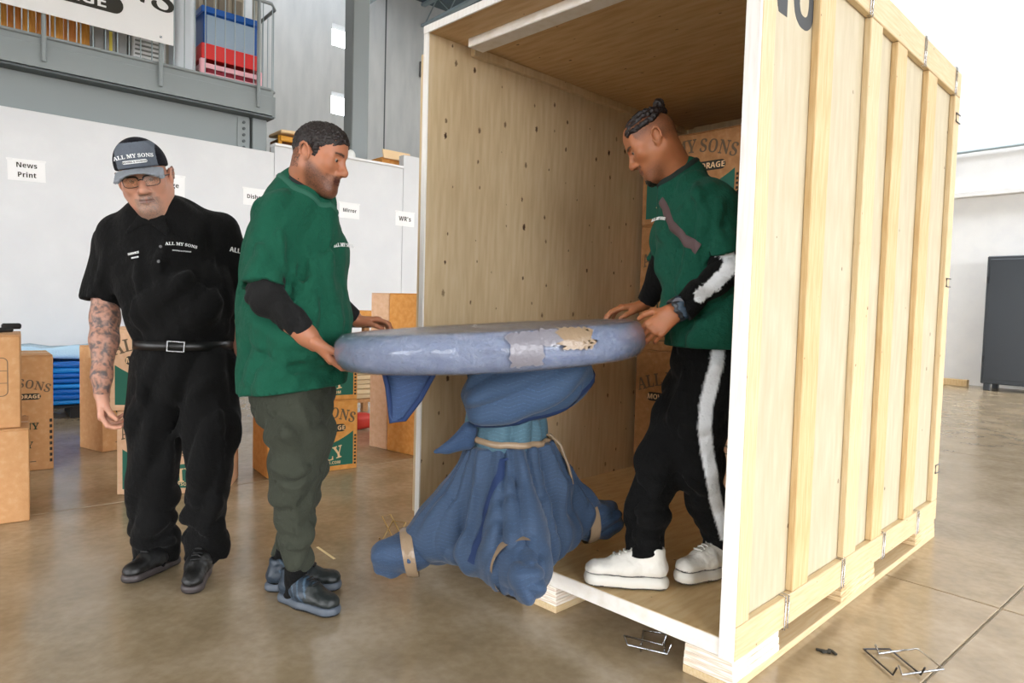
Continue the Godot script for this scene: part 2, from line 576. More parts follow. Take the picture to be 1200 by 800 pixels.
func paper_sign(words: String, s: float, y: float, w: float, h: float, label: String, cap: float, tilt := 0.0) -> void:
	var at := hall * Transform3D(Basis(Vector3.UP, PI / 2) * Basis(Vector3.BACK, tilt), Vector3(0.002, y, -s))
	var o := thing("paper_sign", label, "sign", at, "paper signs on the partition")
	add_box(o, "sheet", Vector3.ZERO, Vector3(w, h, 0.002), M.paper, 0.0005)
	var lines := words.split("\n")
	for i in lines.size():
		var yy := (lines.size() - 1) * 0.045 - i * 0.09 - cap * 0.5
		lettering(o, lines[i], cap, M.ink, Transform3D(Basis(), Vector3(0, yy + cap * 0.5, 0.0018)), "Droid Sans", 0.0, 1.0)
	for k in [-1, 1]:
		add_box(o, "tape_piece", Vector3(k * w * 0.44, h * 0.46, 0.0014), Vector3(0.05, 0.02, 0.001), M.white, 0.0003)


# ---------------------------------------------------------------- the crate

func storage_crate() -> void:
	var W := CRATE_W
	var D := CRATE_D
	var H := CRATE_H
	var c := thing("storage_crate", "tall open-fronted plywood storage crate on wooden skids with slatted right side", "crate")
	# skids: runner boards on the floor, stacked blocks on them, all along the depth
	for x in [0.085, 0.78, W - 0.085]:
		var skid := Node3D.new()
		skid.name = "skid"
		c.add_child(skid, true)
		add_box(skid, "runner", Vector3(x, 0.0125, -D / 2), Vector3(0.17, 0.025, D), M.board_along, 0.002)
		for z in [-0.155, -1.04, -1.97]:
			for k in 3:
				add_box(skid, "block", Vector3(x, 0.025 + 0.0115 + k * 0.0231, z), Vector3(0.168 - 0.004 * k, 0.0225, 0.31 if z > -0.5 else 0.37 if z > -1.5 else 0.328), M.ply_edge_white if z > -0.5 else M.ply_edge, 0.002)
	# floor: two plywood layers
	add_box(c, "floor_panel", Vector3(W / 2, 0.138, -D / 2), Vector3(W - 0.05, 0.028, D - 0.004), M.ply_floor, 0.002)
	add_box(c, "subfloor", Vector3(W / 2, 0.109, -D / 2), Vector3(W - 0.05, 0.029, D - 0.004), M.ply_edge_white, 0.002)
	add_box(c, "sill_edge", Vector3(W / 2, 0.1235, -0.004), Vector3(W - 0.092, 0.055, 0.010), M.board_white, 0.002)
	# walls and roof
	add_box(c, "left_panel", Vector3(0.016, (0.095 + H) / 2, -D / 2), Vector3(0.032, H - 0.095, D - 0.002), M.ply_in, 0.002)
	add_box(c, "edge_strip", Vector3(0.016, (0.095 + H) / 2, 0.002), Vector3(0.034, H - 0.095, 0.008), M.edge_white, 0.002)
	add_box(c, "right_panel", Vector3(W - 0.036, (0.095 + H) / 2, -D / 2), Vector3(0.02, H - 0.095, D - 0.002), M.ply_out, 0.002)
	add_box(c, "edge_strip", Vector3(W - 0.025, (0.095 + H) / 2, 0.004), Vector3(0.046, H - 0.095, 0.01), M.edge_white, 0.002)
	add_box(c, "back_panel", Vector3(W / 2, (0.152 + H) / 2, -D + 0.012), Vector3(W - 0.08, H - 0.2, 0.02), M.ply_in, 0.002)
	add_box(c, "roof_panel", Vector3(W / 2, H - 0.0155, -D / 2), Vector3(W - 0.004, 0.03, D), M.ply_roof, 0.002)
	add_box(c, "edge_strip", Vector3(W / 2, H - 0.016, 0.005), Vector3(W - 0.004, 0.034, 0.01), M.edge_white, 0.002)
	add_box(c, "roof_batten", Vector3(W / 2, H - 0.05, -0.20), Vector3(W - 0.22, 0.04, 0.09), M.board_white, 0.004)
	add_box(c, "corner_cleat", Vector3(0.045, H - 0.05, -1.14), Vector3(0.03, 0.038, 1.8), M.ply_in, 0.003)
	add_box(c, "corner_cleat", Vector3(W - 0.062, H - 0.05, -1.14), Vector3(0.03, 0.038, 1.8), M.ply_in, 0.003)
	add_box(c, "back_cleat", Vector3(W / 2, H - 0.05, -D + 0.04), Vector3(W - 0.2, 0.038, 0.03), M.ply_in, 0.003)
	# framing on the outside of the right wall: studs between a bottom and a top rail
	var studs := [[0.0, -0.082], [-0.391, -0.515], [-0.85, -0.975], [-1.158, -1.28], [-1.59, -1.725], [-2.048, -2.134]]
	for i in studs.size():
		var s: Array = studs[i]
		var lo := 0.196
		add_box(c, "stud", Vector3(W - 0.013, (lo + 2.216) / 2, (s[0] + s[1]) / 2), Vector3(0.026, 2.216 - lo - 0.002, s[0] - s[1]), M.board_up if i in [0, 2, 5] else M.board_up_dark, 0.003)
	add_box(c, "bottom_rail", Vector3(W - 0.0125, 0.145, -D / 2), Vector3(0.027, 0.101, D), M.board_along, 0.003)
	add_box(c, "top_rail", Vector3(W - 0.0125, 2.276, -D / 2), Vector3(0.027, 0.118, D), M.board_along, 0.003)
	# the same framing on the hidden left wall
	for s in studs:
		add_box(c, "stud", Vector3(-0.013, 1.2, (s[0] + s[1]) / 2), Vector3(0.026, 2.05, s[0] - s[1]), M.board_up, 0.003)
	# wire clips that hold the panels together
	for z in [-0.343, -0.841, -1.31, -1.806]:
		for dz in [-0.011, 0.011]:
			add_tube(c, "clip_wire", [Vector3(W - 0.02, 0.199, z + dz), Vector3(W + 0.004, 0.199, z + dz), Vector3(W + 0.004, 0.088, z + dz), Vector3(W - 0.02, 0.088, z + dz)], 0.0022, M.wire, 6)
	for z in [-0.38, -0.832, -1.509, -2.028]:
		for dz in [-0.011, 0.011]:
			add_tube(c, "clip_wire", [Vector3(W - 0.03, H + 0.003, z + dz), Vector3(W + 0.004, H + 0.003, z + dz), Vector3(W + 0.004, 2.21, z + dz), Vector3(W - 0.01, 2.21, z + dz)], 0.0022, M.wire, 6)
	for y in [2.11, 1.30, 0.36]:
		add_tube(c, "clip_wire", [Vector3(W + 0.004, y + 0.02, -D - 0.003), Vector3(W + 0.004, y + 0.02, -D + 0.07), Vector3(W + 0.004, y - 0.02, -D + 0.07), Vector3(W + 0.004, y - 0.02, -D - 0.003)], 0.003, M.wire_dark, 6)
	# stencilled mark at the top of the first bay
	var turn := Basis(Vector3.UP, PI / 2)
	lettering(c, "NU", 0.23, M.stencil, Transform3D(turn, Vector3(W - 0.0255, 2.128, -0.215)), "Droid Sans", 0.0, 0.85, "stencil_mark", true, 0.001)


# ---------------------------------------------------------------- the mezzanine

func mezzanine() -> void:
	var o := Node3D.new()
	o.name = "mezzanine_platform"
	o.transform = hall
	add_child(o, true)
	tag(o, "grey steel mezzanine edge with toe plate above the white partition", "platform", "", "structure")
	hall_part(o, "deck_plate", Vector3(-5.98, 3.42, -2.2), Vector3(-0.02, 3.5, 9.0), M.steel_grey)
	hall_part(o, "fascia", Vector3(-0.06, 3.30, -2.24), Vector3(-0.02, 3.52, 9.0), M.steel_grey)
	hall_part(o, "toe_plate", Vector3(-0.05, 3.52, -2.24), Vector3(-0.035, 3.6, 9.0), M.steel_grey, 0.002)
	hall_part(o, "lower_flange", Vector3(-0.2, 3.262, -2.24), Vector3(0.0, 3.285, 9.0), M.steel_dark, 0.004)
	hall_part(o, "web", Vector3(-0.17, 2.6, -2.0), Vector3(-0.15, 3.262, 9.0), M.steel_grey)
	hall_part(o, "end_fascia", Vector3(-5.9, 3.28, -2.26), Vector3(-0.02, 3.52, -2.22), M.steel_grey)
	hall_part(o, "support_post", Vector3(-0.30, 0, -2.2), Vector3(-0.125, 3.262, -2.03), M.steel_grey, 0.008)
	hall_part(o, "splice_plate", Vector3(-0.15, 2.86, -2.0), Vector3(-0.138, 3.24, -1.86), M.steel_grey, 0.002)
	for k in 5:
		add_tube(o, "bolt", [Vector3(-0.14, 2.90 + k * 0.072, -1.93), Vector3(-0.122, 2.90 + k * 0.072, -1.93)], 0.018, M.steel_dark, 6)
	# railing
	var rail := thing("mezzanine_railing", "grey steel railing with thin balusters along the mezzanine edge", "railing", hall)
	for s in [-4.1, -3.07, -2.05, -1.03, -0.02, 1.01, 2.05]:
		add_tube(rail, "post", [Vector3(-0.005, 3.36, -s), Vector3(-0.005, 4.58, -s)], 0.021, M.steel_grey, 10)
	add_tube(rail, "bottom_rail", [Vector3(-0.03, 3.6, 4.5), Vector3(-0.03, 3.6, -2.2), Vector3(-0.1, 3.6, -2.27), Vector3(-1.6, 3.6, -2.3)], 0.018, M.steel_grey, 8)
	add_tube(rail, "top_rail", [Vector3(-0.005, 4.58, 4.5), Vector3(-0.005, 4.58, -2.2), Vector3(-0.1, 4.56, -2.27), Vector3(-1.6, 4.56, -2.3)], 0.021, M.steel_grey, 8)
	var bar := tube_mesh([Vector3(0, 3.6, 0), Vector3(0, 4.57, 0)], 0.006, 6)
	for i in 60:
		put(rail, "baluster", bar, M.joist, Transform3D(Basis(), Vector3(-0.02, 0, 4.1 - i * 0.107)))
	for i in 8:
		put(rail, "baluster", bar, M.joist, Transform3D(Basis(), Vector3(-0.15 - i * 0.18, 0, -2.28)))
	# banner tied to the outside of the railing
	var ban := thing("banner", "white vinyl company banner hung on the mezzanine railing", "banner", hall * Transform3D(Basis(Vector3.UP, PI / 2), Vector3(0.035, 3.80, 0.50)))
	add_box(ban, "sheet", Vector3(-0.2, 0.5, 0), Vector3(3.65, 1.0, 0.006), M.white, 0.002)
	put(ban, "pill", plate(round_rect(2.1, 0.17, 0.084), 0.004), M.ink, Transform3D(Basis(), Vector3(0.10, 0.26, 0.005)))
	lettering(ban, "MOVING & STORAGE", 0.11, M.white, Transform3D(Basis(), Vector3(0.10, 0.26, 0.008)), "Droid Sans", 0.0, 1.22)
	lettering(ban, "ALL MY SONS", 0.26, M.ink, Transform3D(Basis(), Vector3(0.16, 0.42, 0.005)), "Droid Serif", 0.16, 1.2)
	for p in [-1.9, 1.5]:
		for y in [0.06, 0.94]: add_tube(ban, "eyelet", [Vector3(p, y, 0.003), Vector3(p, y, 0.007)], 0.014, M.wire, 8)
	mezzanine_goods()


func mezzanine_goods() -> void:
	var dx := func(x: float, z: float) -> Transform3D: return hall * Transform3D(Basis(), Vector3(x, 3.5, z))
	# stacked yellow boards standing on edge: each one a thing
	var yellow := [grained(Color(0.93, 0.66, 0.28), Color(0.85, 0.55, 0.20), Vector3(9, 0.7, 9), 60), grained(Color(0.90, 0.60, 0.30), Color(0.80, 0.50, 0.20), Vector3(9, 0.7, 9), 61)]
	for i in 15:
		var p := thing("timber_board", "yellow timber board standing upright in the row behind the banner", "board", dx.call(-0.45 - 0.03 * (i % 2), 1.26 - i * 0.117), "upright yellow boards on the mezzanine")
		add_box(p, "board", Vector3(0, 0.6, 0), Vector3(0.03, 1.2, 0.107), yellow[i % 2], 0.003)
	var grey := flat(Color(0.55, 0.55, 0.53), 0.5)
	for i in 3:
		var cab := thing("grey_locker", ["grey metal locker door panel on the mezzanine next to the yellow boards", "grey metal locker with a yellow sticker on the mezzanine", "narrow grey metal locker on the mezzanine beside the vent unit"][i], "locker", dx.call(-0.55, -0.505 - i * 0.107))
		add_box(cab, "body", Vector3(0, 0.75, 0), Vector3(0.35, 1.5, 0.10), grey, 0.006)
		add_box(cab, "door", Vector3(0.18, 0.75, 0), Vector3(0.012, 1.4, 0.084), flat(Color(0.62, 0.62, 0.61), 0.45), 0.003)
		if i == 1: add_box(cab, "sticker", Vector3(0.188, 0.32, 0), Vector3(0.003, 0.2, 0.03), flat(Color(0.92, 0.84, 0.35)), 0.001)
		else: add_box(cab, "handle", Vector3(0.19, 0.8, 0.03), Vector3(0.012, 0.12, 0.012), M.wire, 0.003)
	var ac := thing("vent_unit", "pale louvred air unit standing behind the mezzanine railing", "air conditioner", dx.call(-0.5, -0.985))
	add_box(ac, "body", Vector3(-0.02, 0.42, 0), Vector3(0.3, 0.84, 0.34), M.white, 0.015)
	for k in 14: add_box(ac, "slat", Vector3(0.135, 0.12 + k * 0.047, 0), Vector3(0.014, 0.018, 0.28), grey, 0.003)
	var fr := thing("white_tank", "white plastic tank with rounded corners wrapped in film, left of the blue bin", "tank", dx.call(-0.35, -1.31))
	put(fr, "body", capsule_box(Vector3(0.3, 1.05, 0.22), 0.06), flat(Color(0.86, 0.89, 0.92), 0.25), Transform3D(Basis(), Vector3(0, 0.55, 0)))
	add_tube(fr, "rim", [Vector3(0.13, 0.06, 0.12), Vector3(0.15, 0.06, 0), Vector3(0.13, 0.06, -0.12)], 0.018, M.steel_dark)
	add_box(fr, "base", Vector3(0, 0.015, 0), Vector3(0.26, 0.03, 0.2), M.steel_dark, 0.004)
	# blue bin in a red crate on a pink crate
	var z0 := -1.80
	var pink := flat(Color(0.96, 0.72, 0.76), 0.4)
	var red := flat(Color(0.86, 0.14, 0.13), 0.4)
	var blue := flat(Color(0.02, 0.33, 0.66), 0.35)
	var pk := thing("pink_crate", "pink slatted plastic crate, lowest of the coloured stack on the mezzanine", "crate", dx.call(-0.38, z0))
	for k in 3: tray(pk, "slat", Vector3(0.42, 0.055, 0.66), Vector3(0, 0.04 + k * 0.105, 0), pink)
	for sx in [-1, 1]:
		for sz in [-1, 1]: add_box(pk, "corner_post", Vector3(sx * 0.2, 0.16, sz * 0.32), Vector3(0.05, 0.32, 0.06), pink, 0.01)
	add_box(pk, "contents", Vector3(0, 0.14, 0), Vector3(0.36, 0.26, 0.58), flat(Color(0.55, 0.10, 0.18), 0.7), 0.03)
	var rd := thing("red_crate", "red plastic crate between the pink crate and the blue bin", "crate", dx.call(-0.38, z0).translated(Vector3(0, 0.325, 0)))
	tray(rd, "wall", Vector3(0.42, 0.17, 0.66), Vector3(0, 0.085, 0), red)
	add_box(rd, "base", Vector3(0, 0.02, 0), Vector3(0.4, 0.03, 0.62), red)
	var bl := thing("blue_bin", "blue plastic bin with a clear front window, topmost of the coloured stack", "bin", dx.call(-0.38, z0).translated(Vector3(0, 0.36, 0)))
	tray(bl, "shell", Vector3(0.36, 0.5, 0.6), Vector3(0, 0.25, 0), blue)
	tray(bl, "rim", Vector3(0.42, 0.07, 0.66), Vector3(0, 0.51, 0), blue)
	add_box(bl, "window_sheet", Vector3(0.185, 0.29, 0), Vector3(0.008, 0.34, 0.54), flat(Color(0.62, 0.70, 0.78), 0.2), 0.004)
	var roll := thing("carpet_roll", "pale rolled carpet standing upright at the mezzanine corner", "roll", dx.call(-0.42, -2.175))
	add_tube(roll, "roll", [Vector3(0, 0.002, 0), Vector3(0, 0.01, 0), Vector3(0.005, 0.6, 0), Vector3(0, 1.3, 0)], [0.045, 0.05, 0.052, 0.05], grained(Color(0.80, 0.79, 0.74), Color(0.62, 0.61, 0.57), Vector3(9, 0.8, 9), 62, 0.8), 14)
	var rk := thing("tan_cabinet", "tan wooden cabinet with slatted doors deep on the mezzanine behind the blue bin", "cabinet", dx.call(-1.6, -1.9))
	add_box(rk, "body", Vector3(0, 0.8, 0), Vector3(0.5, 1.6, 0.9), flat(Color(0.66, 0.62, 0.55), 0.6), 0.01)
	for k in 5: add_box(rk, "door_slat", Vector3(0.26, 0.85, -0.36 + k * 0.18), Vector3(0.02, 1.4, 0.12), flat(Color(0.5, 0.46, 0.40), 0.6), 0.004)
	# goods on top of a rack behind the partition
	var rack := thing("pallet_rack", "steel pallet rack behind the white partition, only its load in view", "rack", hall * Transform3D(Basis(), Vector3(-0.62, 0, -3.6)))
	for x in [-0.35, 0.4]:
		for z in [1.05, -1.35]: add_box(rack, "upright", Vector3(x, 1.4, z), Vector3(0.07, 2.8, 0.07), M.steel_dark)
	hall_part(rack, "shelf", Vector3(-0.35, 2.76, 0.18), Vector3(0.38, 2.84, 1.0), M.steel_dark)
	hall_part(rack, "shelf", Vector3(-0.35, 2.76, -1.3), Vector3(0.38, 2.84, -0.2), M.steel_dark)
	var open := thing("open_carton", "yellowish open carton with a raised flap on the rack right of the steel column", "box", hall * Transform3D(Basis(), Vector3(-0.52, 2.84, -4.10)))
	tray(open, "wall", Vector3(0.4, 0.30, 0.44), Vector3(0, 0.15, 0), M.card_warm)
	add_box(open, "flap", Vector3(0.215, 0.34, 0), Vector3(0.02, 0.13, 0.44), M.card_print, 0.003, Basis(Vector3.BACK, 0.25))
	add_box(open, "bottom", Vector3(0, 0.015, 0), Vector3(0.38, 0.012, 0.42), M.card_warm)
	var bag := thing("clear_bag", "small bundle in clear crinkled plastic right of the open carton", "bag", hall * Transform3D(Basis(), Vector3(-0.42, 2.84, -4.55)))
	put(bag, "bundle", capsule_box(Vector3(0.3, 0.34, 0.34), 0.08), bumped(flat(Color(0.86, 0.84, 0.83), 0.25), 0.03, Vector3.ONE * 3, 1.0, 63), Transform3D(Basis(), Vector3(0, 0.17, 0)))
	var yb := thing("yellow_crate", "yellow wooden crate of folded goods on the rack behind the left mover's head", "crate", hall * Transform3D(Basis(), Vector3(-0.55, 2.84, -2.72)))
	var yel := flat(Color(0.88, 0.62, 0.16), 0.55)
	for k in 3: add_box(yb, "slat", Vector3(0.2, 0.06 + k * 0.12, 0.1), Vector3(0.03, 0.07, 0.34), yel, 0.01)
	for s in [-0.08, 0.26]: add_box(yb, "post", Vector3(0.175, 0.17, s), Vector3(0.03, 0.34, 0.05), yel, 0.008)
	add_box(yb, "back", Vector3(0.0, 0.16, 0.1), Vector3(0.3, 0.30, 0.32), flat(Color(0.45, 0.27, 0.10), 0.7), 0.01)
	for k in 3: add_box(yb, "brace", Vector3(0.19, 0.16, -0.16 - k * 0.07), Vector3(0.05, 0.36, 0.04), M.card_dull, 0.005, Basis(Vector3.RIGHT, -0.6))
	add_box(yb, "lid", Vector3(0.08, 0.385, -0.04), Vector3(0.4, 0.04, 0.66), M.card_print, 0.01, Basis(Vector3.RIGHT, 0.05))
	var wb := thing("white_bundle", "white plastic bundle on the rack, just above the left mover's head", "bundle", hall * Transform3D(Basis(), Vector3(-0.5, 2.84, -3.31)))
	put(wb, "bundle", capsule_box(Vector3(0.3, 0.34, 0.42), 0.08), flat(Color(0.90, 0.90, 0.88), 0.4), Transform3D(Basis(), Vector3(0, 0.17, 0)))


# four walls of an open tray
func tray(parent: Node, called: String, size: Vector3, at: Vector3, m: Material) -> void:
	var t := 0.014
	for s in [-1, 1]:
		add_box(parent, called, at + Vector3(s * (size.x - t) / 2, 0, 0), Vector3(t, size.y, size.z), m, 0.004)
		add_box(parent, called, at + Vector3(0, 0, s * (size.z - t) / 2), Vector3(size.x - 2 * t, size.y, t), m, 0.004)


# a box with well rounded edges
func capsule_box(size: Vector3, r: float, rough := 0.0, seed_ := 1) -> ArrayMesh:
	var st := SurfaceTool.new()
	st.begin(Mesh.PRIMITIVE_TRIANGLES)
	st.set_smooth_group(0)
	var n := 12
	var nz := noise(3.0, seed_, 2)
	var inner := size / 2 - Vector3.ONE * r
	for axis in 3:
		var a := (axis + 1) % 3
		var b := (axis + 2) % 3
		for s in [-1.0, 1.0]:
			var g := []
			for i in n + 1:
				var row := []
				for k in n + 1:
					var p := Vector3()
					p[axis] = s
					p[a] = 2.0 * i / n - 1
					p[b] = 2.0 * k / n - 1
					for q in 3: p[q] = signf(p[q]) * pow(absf(p[q]), 0.6)
					p *= size / 2
					var core := p.clamp(-inner, inner)
					var v := core + (p - core).normalized() * r
					row.append(v + (p - core).normalized() * nz.get_noise_3dv(v) * rough)
				g.append(row)
			for i in n:
				for k in n:
					for v in ([g[i][k], g[i + 1][k + 1], g[i + 1][k], g[i][k], g[i][k + 1], g[i + 1][k + 1]] if s > 0 else [g[i][k], g[i + 1][k], g[i + 1][k + 1], g[i][k], g[i + 1][k + 1], g[i][k + 1]]):
						st.add_vertex(v)
	st.index()
	st.generate_normals()
	return st.commit()

# ---------------------------------------------------------------- cartons

# front face from left to right foot corner (x, z), depth behind it, height, foot height; returns the carton, its local +z is the front
func carton(called: String, label: String, l: Vector2, r: Vector2, depth: float, h: float, y: float, m: Material, style := "", group := "") -> Node3D:
	var e := Vector3(r.x - l.x, 0, r.y - l.y)
	var w := e.length()
	e /= w
	var out := e.cross(Vector3.UP)
	var mid := Vector3((l.x + r.x) / 2, y + 0.001, (l.y + r.y) / 2) - out * depth / 2
	var o := thing(called, label, "box", Transform3D(Basis(e, Vector3.UP, out), mid), group)
	add_box(o, "body", Vector3(0, (h - 0.008) / 2, 0), Vector3(w, h - 0.008, depth), m, 0.004)
	for s in [-1, 1]:
		add_box(o, "top_flap", Vector3(0, h - 0.004, s * depth * 0.2515), Vector3(w - 0.002, 0.006, depth * 0.497), m, 0.002)
	add_box(o, "tape_strip", Vector3(0, h - 0.0005, 0), Vector3(w - 0.01, 0.0012, 0.05), M.tape, 0.0003)
	for s in [-1, 1]:
		add_box(o, "tape_strip", Vector3(s * (w / 2 + 0.0004), h - 0.045, 0), Vector3(0.0012, 0.08, 0.05), M.tape, 0.0003)
	if style == "green": print_green(o, w, h, Transform3D(Basis(), Vector3(0, h / 2, depth / 2 + 0.0008)))
	if style == "lines": print_lines(o, w, h, Transform3D(Basis(), Vector3(0, h / 2, depth / 2 + 0.0008)))
	return o


func print_head(o: Node, w: float, h: float, at: Transform3D) -> void:
	lettering(o, "ALL MY SONS", w * 0.115, M.ink_soft, at * Transform3D(Basis(), Vector3(0, 0, 0.0004)), "Droid Serif", w * 0.10, 0.86, "lettering")
	put(o, "printed_pill", plate(round_rect(w * 0.72, w * 0.085, w * 0.042), 0.0006), M.ink, at * Transform3D(Basis(), Vector3(0, -w * 0.09, 0)))
	lettering(o, "MOVING & STORAGE", w * 0.05, M.card_print, at * Transform3D(Basis(), Vector3(0, -w * 0.09, 0.0008)), "Droid Sans", 0.0, 1.05, "lettering")


func print_dashes(o: Node, n: int, x: float, y0: float, step: float, at: Transform3D) -> void:
	for k in n:
		add_box(o, "printed_mark", at * Vector3(x, y0 + k * step, 0.0002), Vector3(0.014, step * 0.55, 0.0008), M.ink, 0.0002, at.basis)


func print_green(o: Node, w: float, h: float, at: Transform3D) -> void:
	print_head(o, w, h, at * Transform3D(Basis(), Vector3(0, h * 0.22, 0)))
	lettering(o, "CALL US", w * 0.045, M.ink_soft, at * Transform3D(Basis(), Vector3(0, -h * 0.015, 0.0004)), "Droid Sans")
	var shape := PackedVector2Array([Vector2(-w * 0.45, -h * 0.43), Vector2(w * 0.45, -h * 0.43)])
	for k in 17:
		var u := 1.0 - k / 8.0
		shape.append(Vector2(u * w * 0.45, -h * 0.15 + u * u * h * 0.20))
	put(o, "printed_panel", plate(shape, 0.0006), M.green, at)
	lettering(o, "FAMILY", w * 0.13, M.card_print, at * Transform3D(Basis(), Vector3(0, -h * 0.225, 0.0008)), "Droid Serif", -w * 0.05, 0.9)
	lettering(o, "ALLMYSONS.COM", w * 0.032, M.card_print, at * Transform3D(Basis(), Vector3(w * 0.12, -h * 0.385, 0.0008)), "Droid Sans")
	print_dashes(o, 9, w * 0.475, -h * 0.42, h * 0.05, at)


func print_lines(o: Node, w: float, h: float, at: Transform3D) -> void:
	print_head(o, w, h, at * Transform3D(Basis(), Vector3(0, h * 0.20, 0)))
	var y := -h * 0.035
	for s in ["MOVING", "COMPANY", "ANY", "FAMILY"]:
		lettering(o, s, w * (0.06 if s == "MOVING" else 0.088), M.ink_soft if s == "MOVING" else M.green_ink, at * Transform3D(Basis(), Vector3(w * 0.02, y, 0.0004)), "Droid Serif")
		y -= w * 0.128
	add_box(o, "printed_rule", at * Vector3(0, -h * 0.42, 0.0002), Vector3(w * 0.6, 0.006, 0.0008), M.ink_soft, 0.0002, at.basis)
	print_dashes(o, 8, w * 0.47, -h * 0.42, h * 0.05, at)


func cartons() -> void:
	M.green_ink = flat(Color(0.16, 0.25, 0.17), 0.8)
	# near left: two plain boxes, one on the other
	var g := "cartons on the hall floor"
	carton("carton", "plain brown carton on the floor at the left picture edge, lower of two", Vector2(-1.622, 1.690), Vector2(-1.541, 1.203), 0.42, 0.462, 0, M.card, "", g)
	var up := carton("carton", "plain brown carton with printed handle outline, upper of two at the left edge", Vector2(-1.652, 1.700), Vector2(-1.574, 1.232), 0.41, 0.455, 0.463, M.card, "", g)
	put(up, "printed_outline", ring_plate(0.17, 0.19, 0.025, 0.004), M.ink_soft, Transform3D(Basis(), Vector3(0.105, 0.25, 0.2056)))
	for k in 2: add_box(up, "printed_rule", Vector3(0.105, 0.22 + k * 0.06, 0.2056), Vector3(0.16, 0.003, 0.0008), M.ink_soft, 0.0002)
	var gun := thing("tape_gun", "dark tape dispenser lying on the upper left carton", "tape gun", Transform3D(Basis(Vector3.UP, 0.4), Vector3(-1.80, 0.921, 1.31)))
	add_box(gun, "frame", Vector3(0, 0.012, 0), Vector3(0.06, 0.022, 0.17), M.black, 0.006)
	add_tube(gun, "roll", [Vector3(-0.025, 0.05, 0.04), Vector3(0.025, 0.05, 0.04)], 0.042, M.tape, 16)
	add_box(gun, "handle", Vector3(0, 0.03, -0.09), Vector3(0.03, 0.03, 0.09), M.black, 0.008)
	carton("tall_carton", "tall brown carton with printed company lettering behind the plain pair at left", Vector2(-2.714, 1.352), Vector2(-2.668, 0.892), 0.45, 0.735, 0, M.card, "lines", g)
	carton("tall_carton", "tall brown carton behind the tattooed forearm of the capped man", Vector2(-3.006, 0.534), Vector2(-3.126, 0.09), 0.30, 0.755, 0, M.card, "lines", g)
	carton("printed_carton", "pale carton with green print behind the capped man's legs, on the floor", Vector2(-1.77, 0.76), Vector2(-1.448, 0.277), 0.34, 0.472, 0, M.card_pale, "green", g)
	carton("printed_carton", "carton with green print behind the capped man's waist, on top of another", Vector2(-1.82, 0.785), Vector2(-1.492, 0.295), 0.33, 0.47, 0.474, M.card_pale, "green", g)
	var low := carton("printed_carton", "orange-tan carton with green print behind the left mover's knees", Vector2(-1.597, -0.038), Vector2(-1.508, -0.628), 0.33, 0.47, 0, M.card_warm, "green", g)
	carton_side(low, 0.5936, 0.47, 0.33)
	carton("printed_carton", "orange-tan carton with green print behind the left mover's hands, upper of two", Vector2(-1.60, -0.04), Vector2(-1.512, -0.625), 0.33, 0.44, 0.472, M.card_warm, "green", g)
	carton("wardrobe_carton", "narrow pale left part of the wardrobe carton face beside the crate, behind the table's left end", Vector2(-2.07, -1.085), Vector2(-1.872, -1.112), 0.5, 1.20, 0, M.card_pale, "", g)  # pale left part of one wardrobe carton face, built as its own box
	carton("wardrobe_carton", "tan upright wardrobe carton touching the crate's front edge in view", Vector2(-1.866, -1.113), Vector2(-1.50, -1.163), 0.5, 1.20, 0, M.card_warm, "", g)
	# inside the crate
	var g2 := "cartons stacked in the crate"
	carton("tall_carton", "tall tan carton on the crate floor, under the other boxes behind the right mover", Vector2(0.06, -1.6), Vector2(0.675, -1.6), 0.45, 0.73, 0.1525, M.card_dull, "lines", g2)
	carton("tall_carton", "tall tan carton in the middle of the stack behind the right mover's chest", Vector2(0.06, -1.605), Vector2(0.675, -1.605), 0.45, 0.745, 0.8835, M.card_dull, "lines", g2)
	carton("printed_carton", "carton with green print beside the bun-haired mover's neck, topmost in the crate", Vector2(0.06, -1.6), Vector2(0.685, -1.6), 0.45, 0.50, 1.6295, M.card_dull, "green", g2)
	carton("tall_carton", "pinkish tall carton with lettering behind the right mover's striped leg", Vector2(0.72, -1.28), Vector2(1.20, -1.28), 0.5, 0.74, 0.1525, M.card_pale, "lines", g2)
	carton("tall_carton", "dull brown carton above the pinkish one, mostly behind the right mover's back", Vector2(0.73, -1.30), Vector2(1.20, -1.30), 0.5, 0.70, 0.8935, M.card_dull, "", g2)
	# blue padding wrapped on a pallet before the partition
	var pal := thing("wrapped_pallet", "pallet of blue moving pads under clear film by the white partition at left", "pallet", Transform3D(Basis(Vector3.UP, -0.12), Vector3(-5.0, 0, 0.30)))
	for z in [-0.5, 0, 0.5]: add_box(pal, "pallet_block", Vector3(0, 0.05, z), Vector3(0.6, 0.10, 0.09), M.black)
	add_box(pal, "pallet_deck", Vector3(0, 0.11, 0), Vector3(0.66, 0.02, 1.2), M.black)
	var b1 := bumped(flat(Color(0.03, 0.36, 0.70), 0.22), 0.03, Vector3(2, 8, 2), 0.8, 64)
	var b2 := bumped(flat(Color(0.10, 0.50, 0.82), 0.2), 0.03, Vector3(2, 8, 2), 0.8, 64)
	for k in 8:
		put(pal, "folded_pad", capsule_box(Vector3(0.62 + 0.02 * sin(k * 2.1), 0.052, 1.14 + 0.03 * cos(k * 1.7)), 0.025, 0.01, k), b1 if k % 3 else b2, Transform3D(Basis(), Vector3(0.012 * sin(k * 3.0), 0.146 + k * 0.049, 0.01 * cos(k * 4.0))))
	put(pal, "film_cover", capsule_box(Vector3(0.58, 0.13, 1.0), 0.06, 0.05, 9), bumped(flat(Color(0.72, 0.86, 0.95), 0.15), 0.03, Vector3(4, 4, 4), 1.0, 65), Transform3D(Basis(Vector3.BACK, 0.1), Vector3(-0.03, 0.575, 0)))
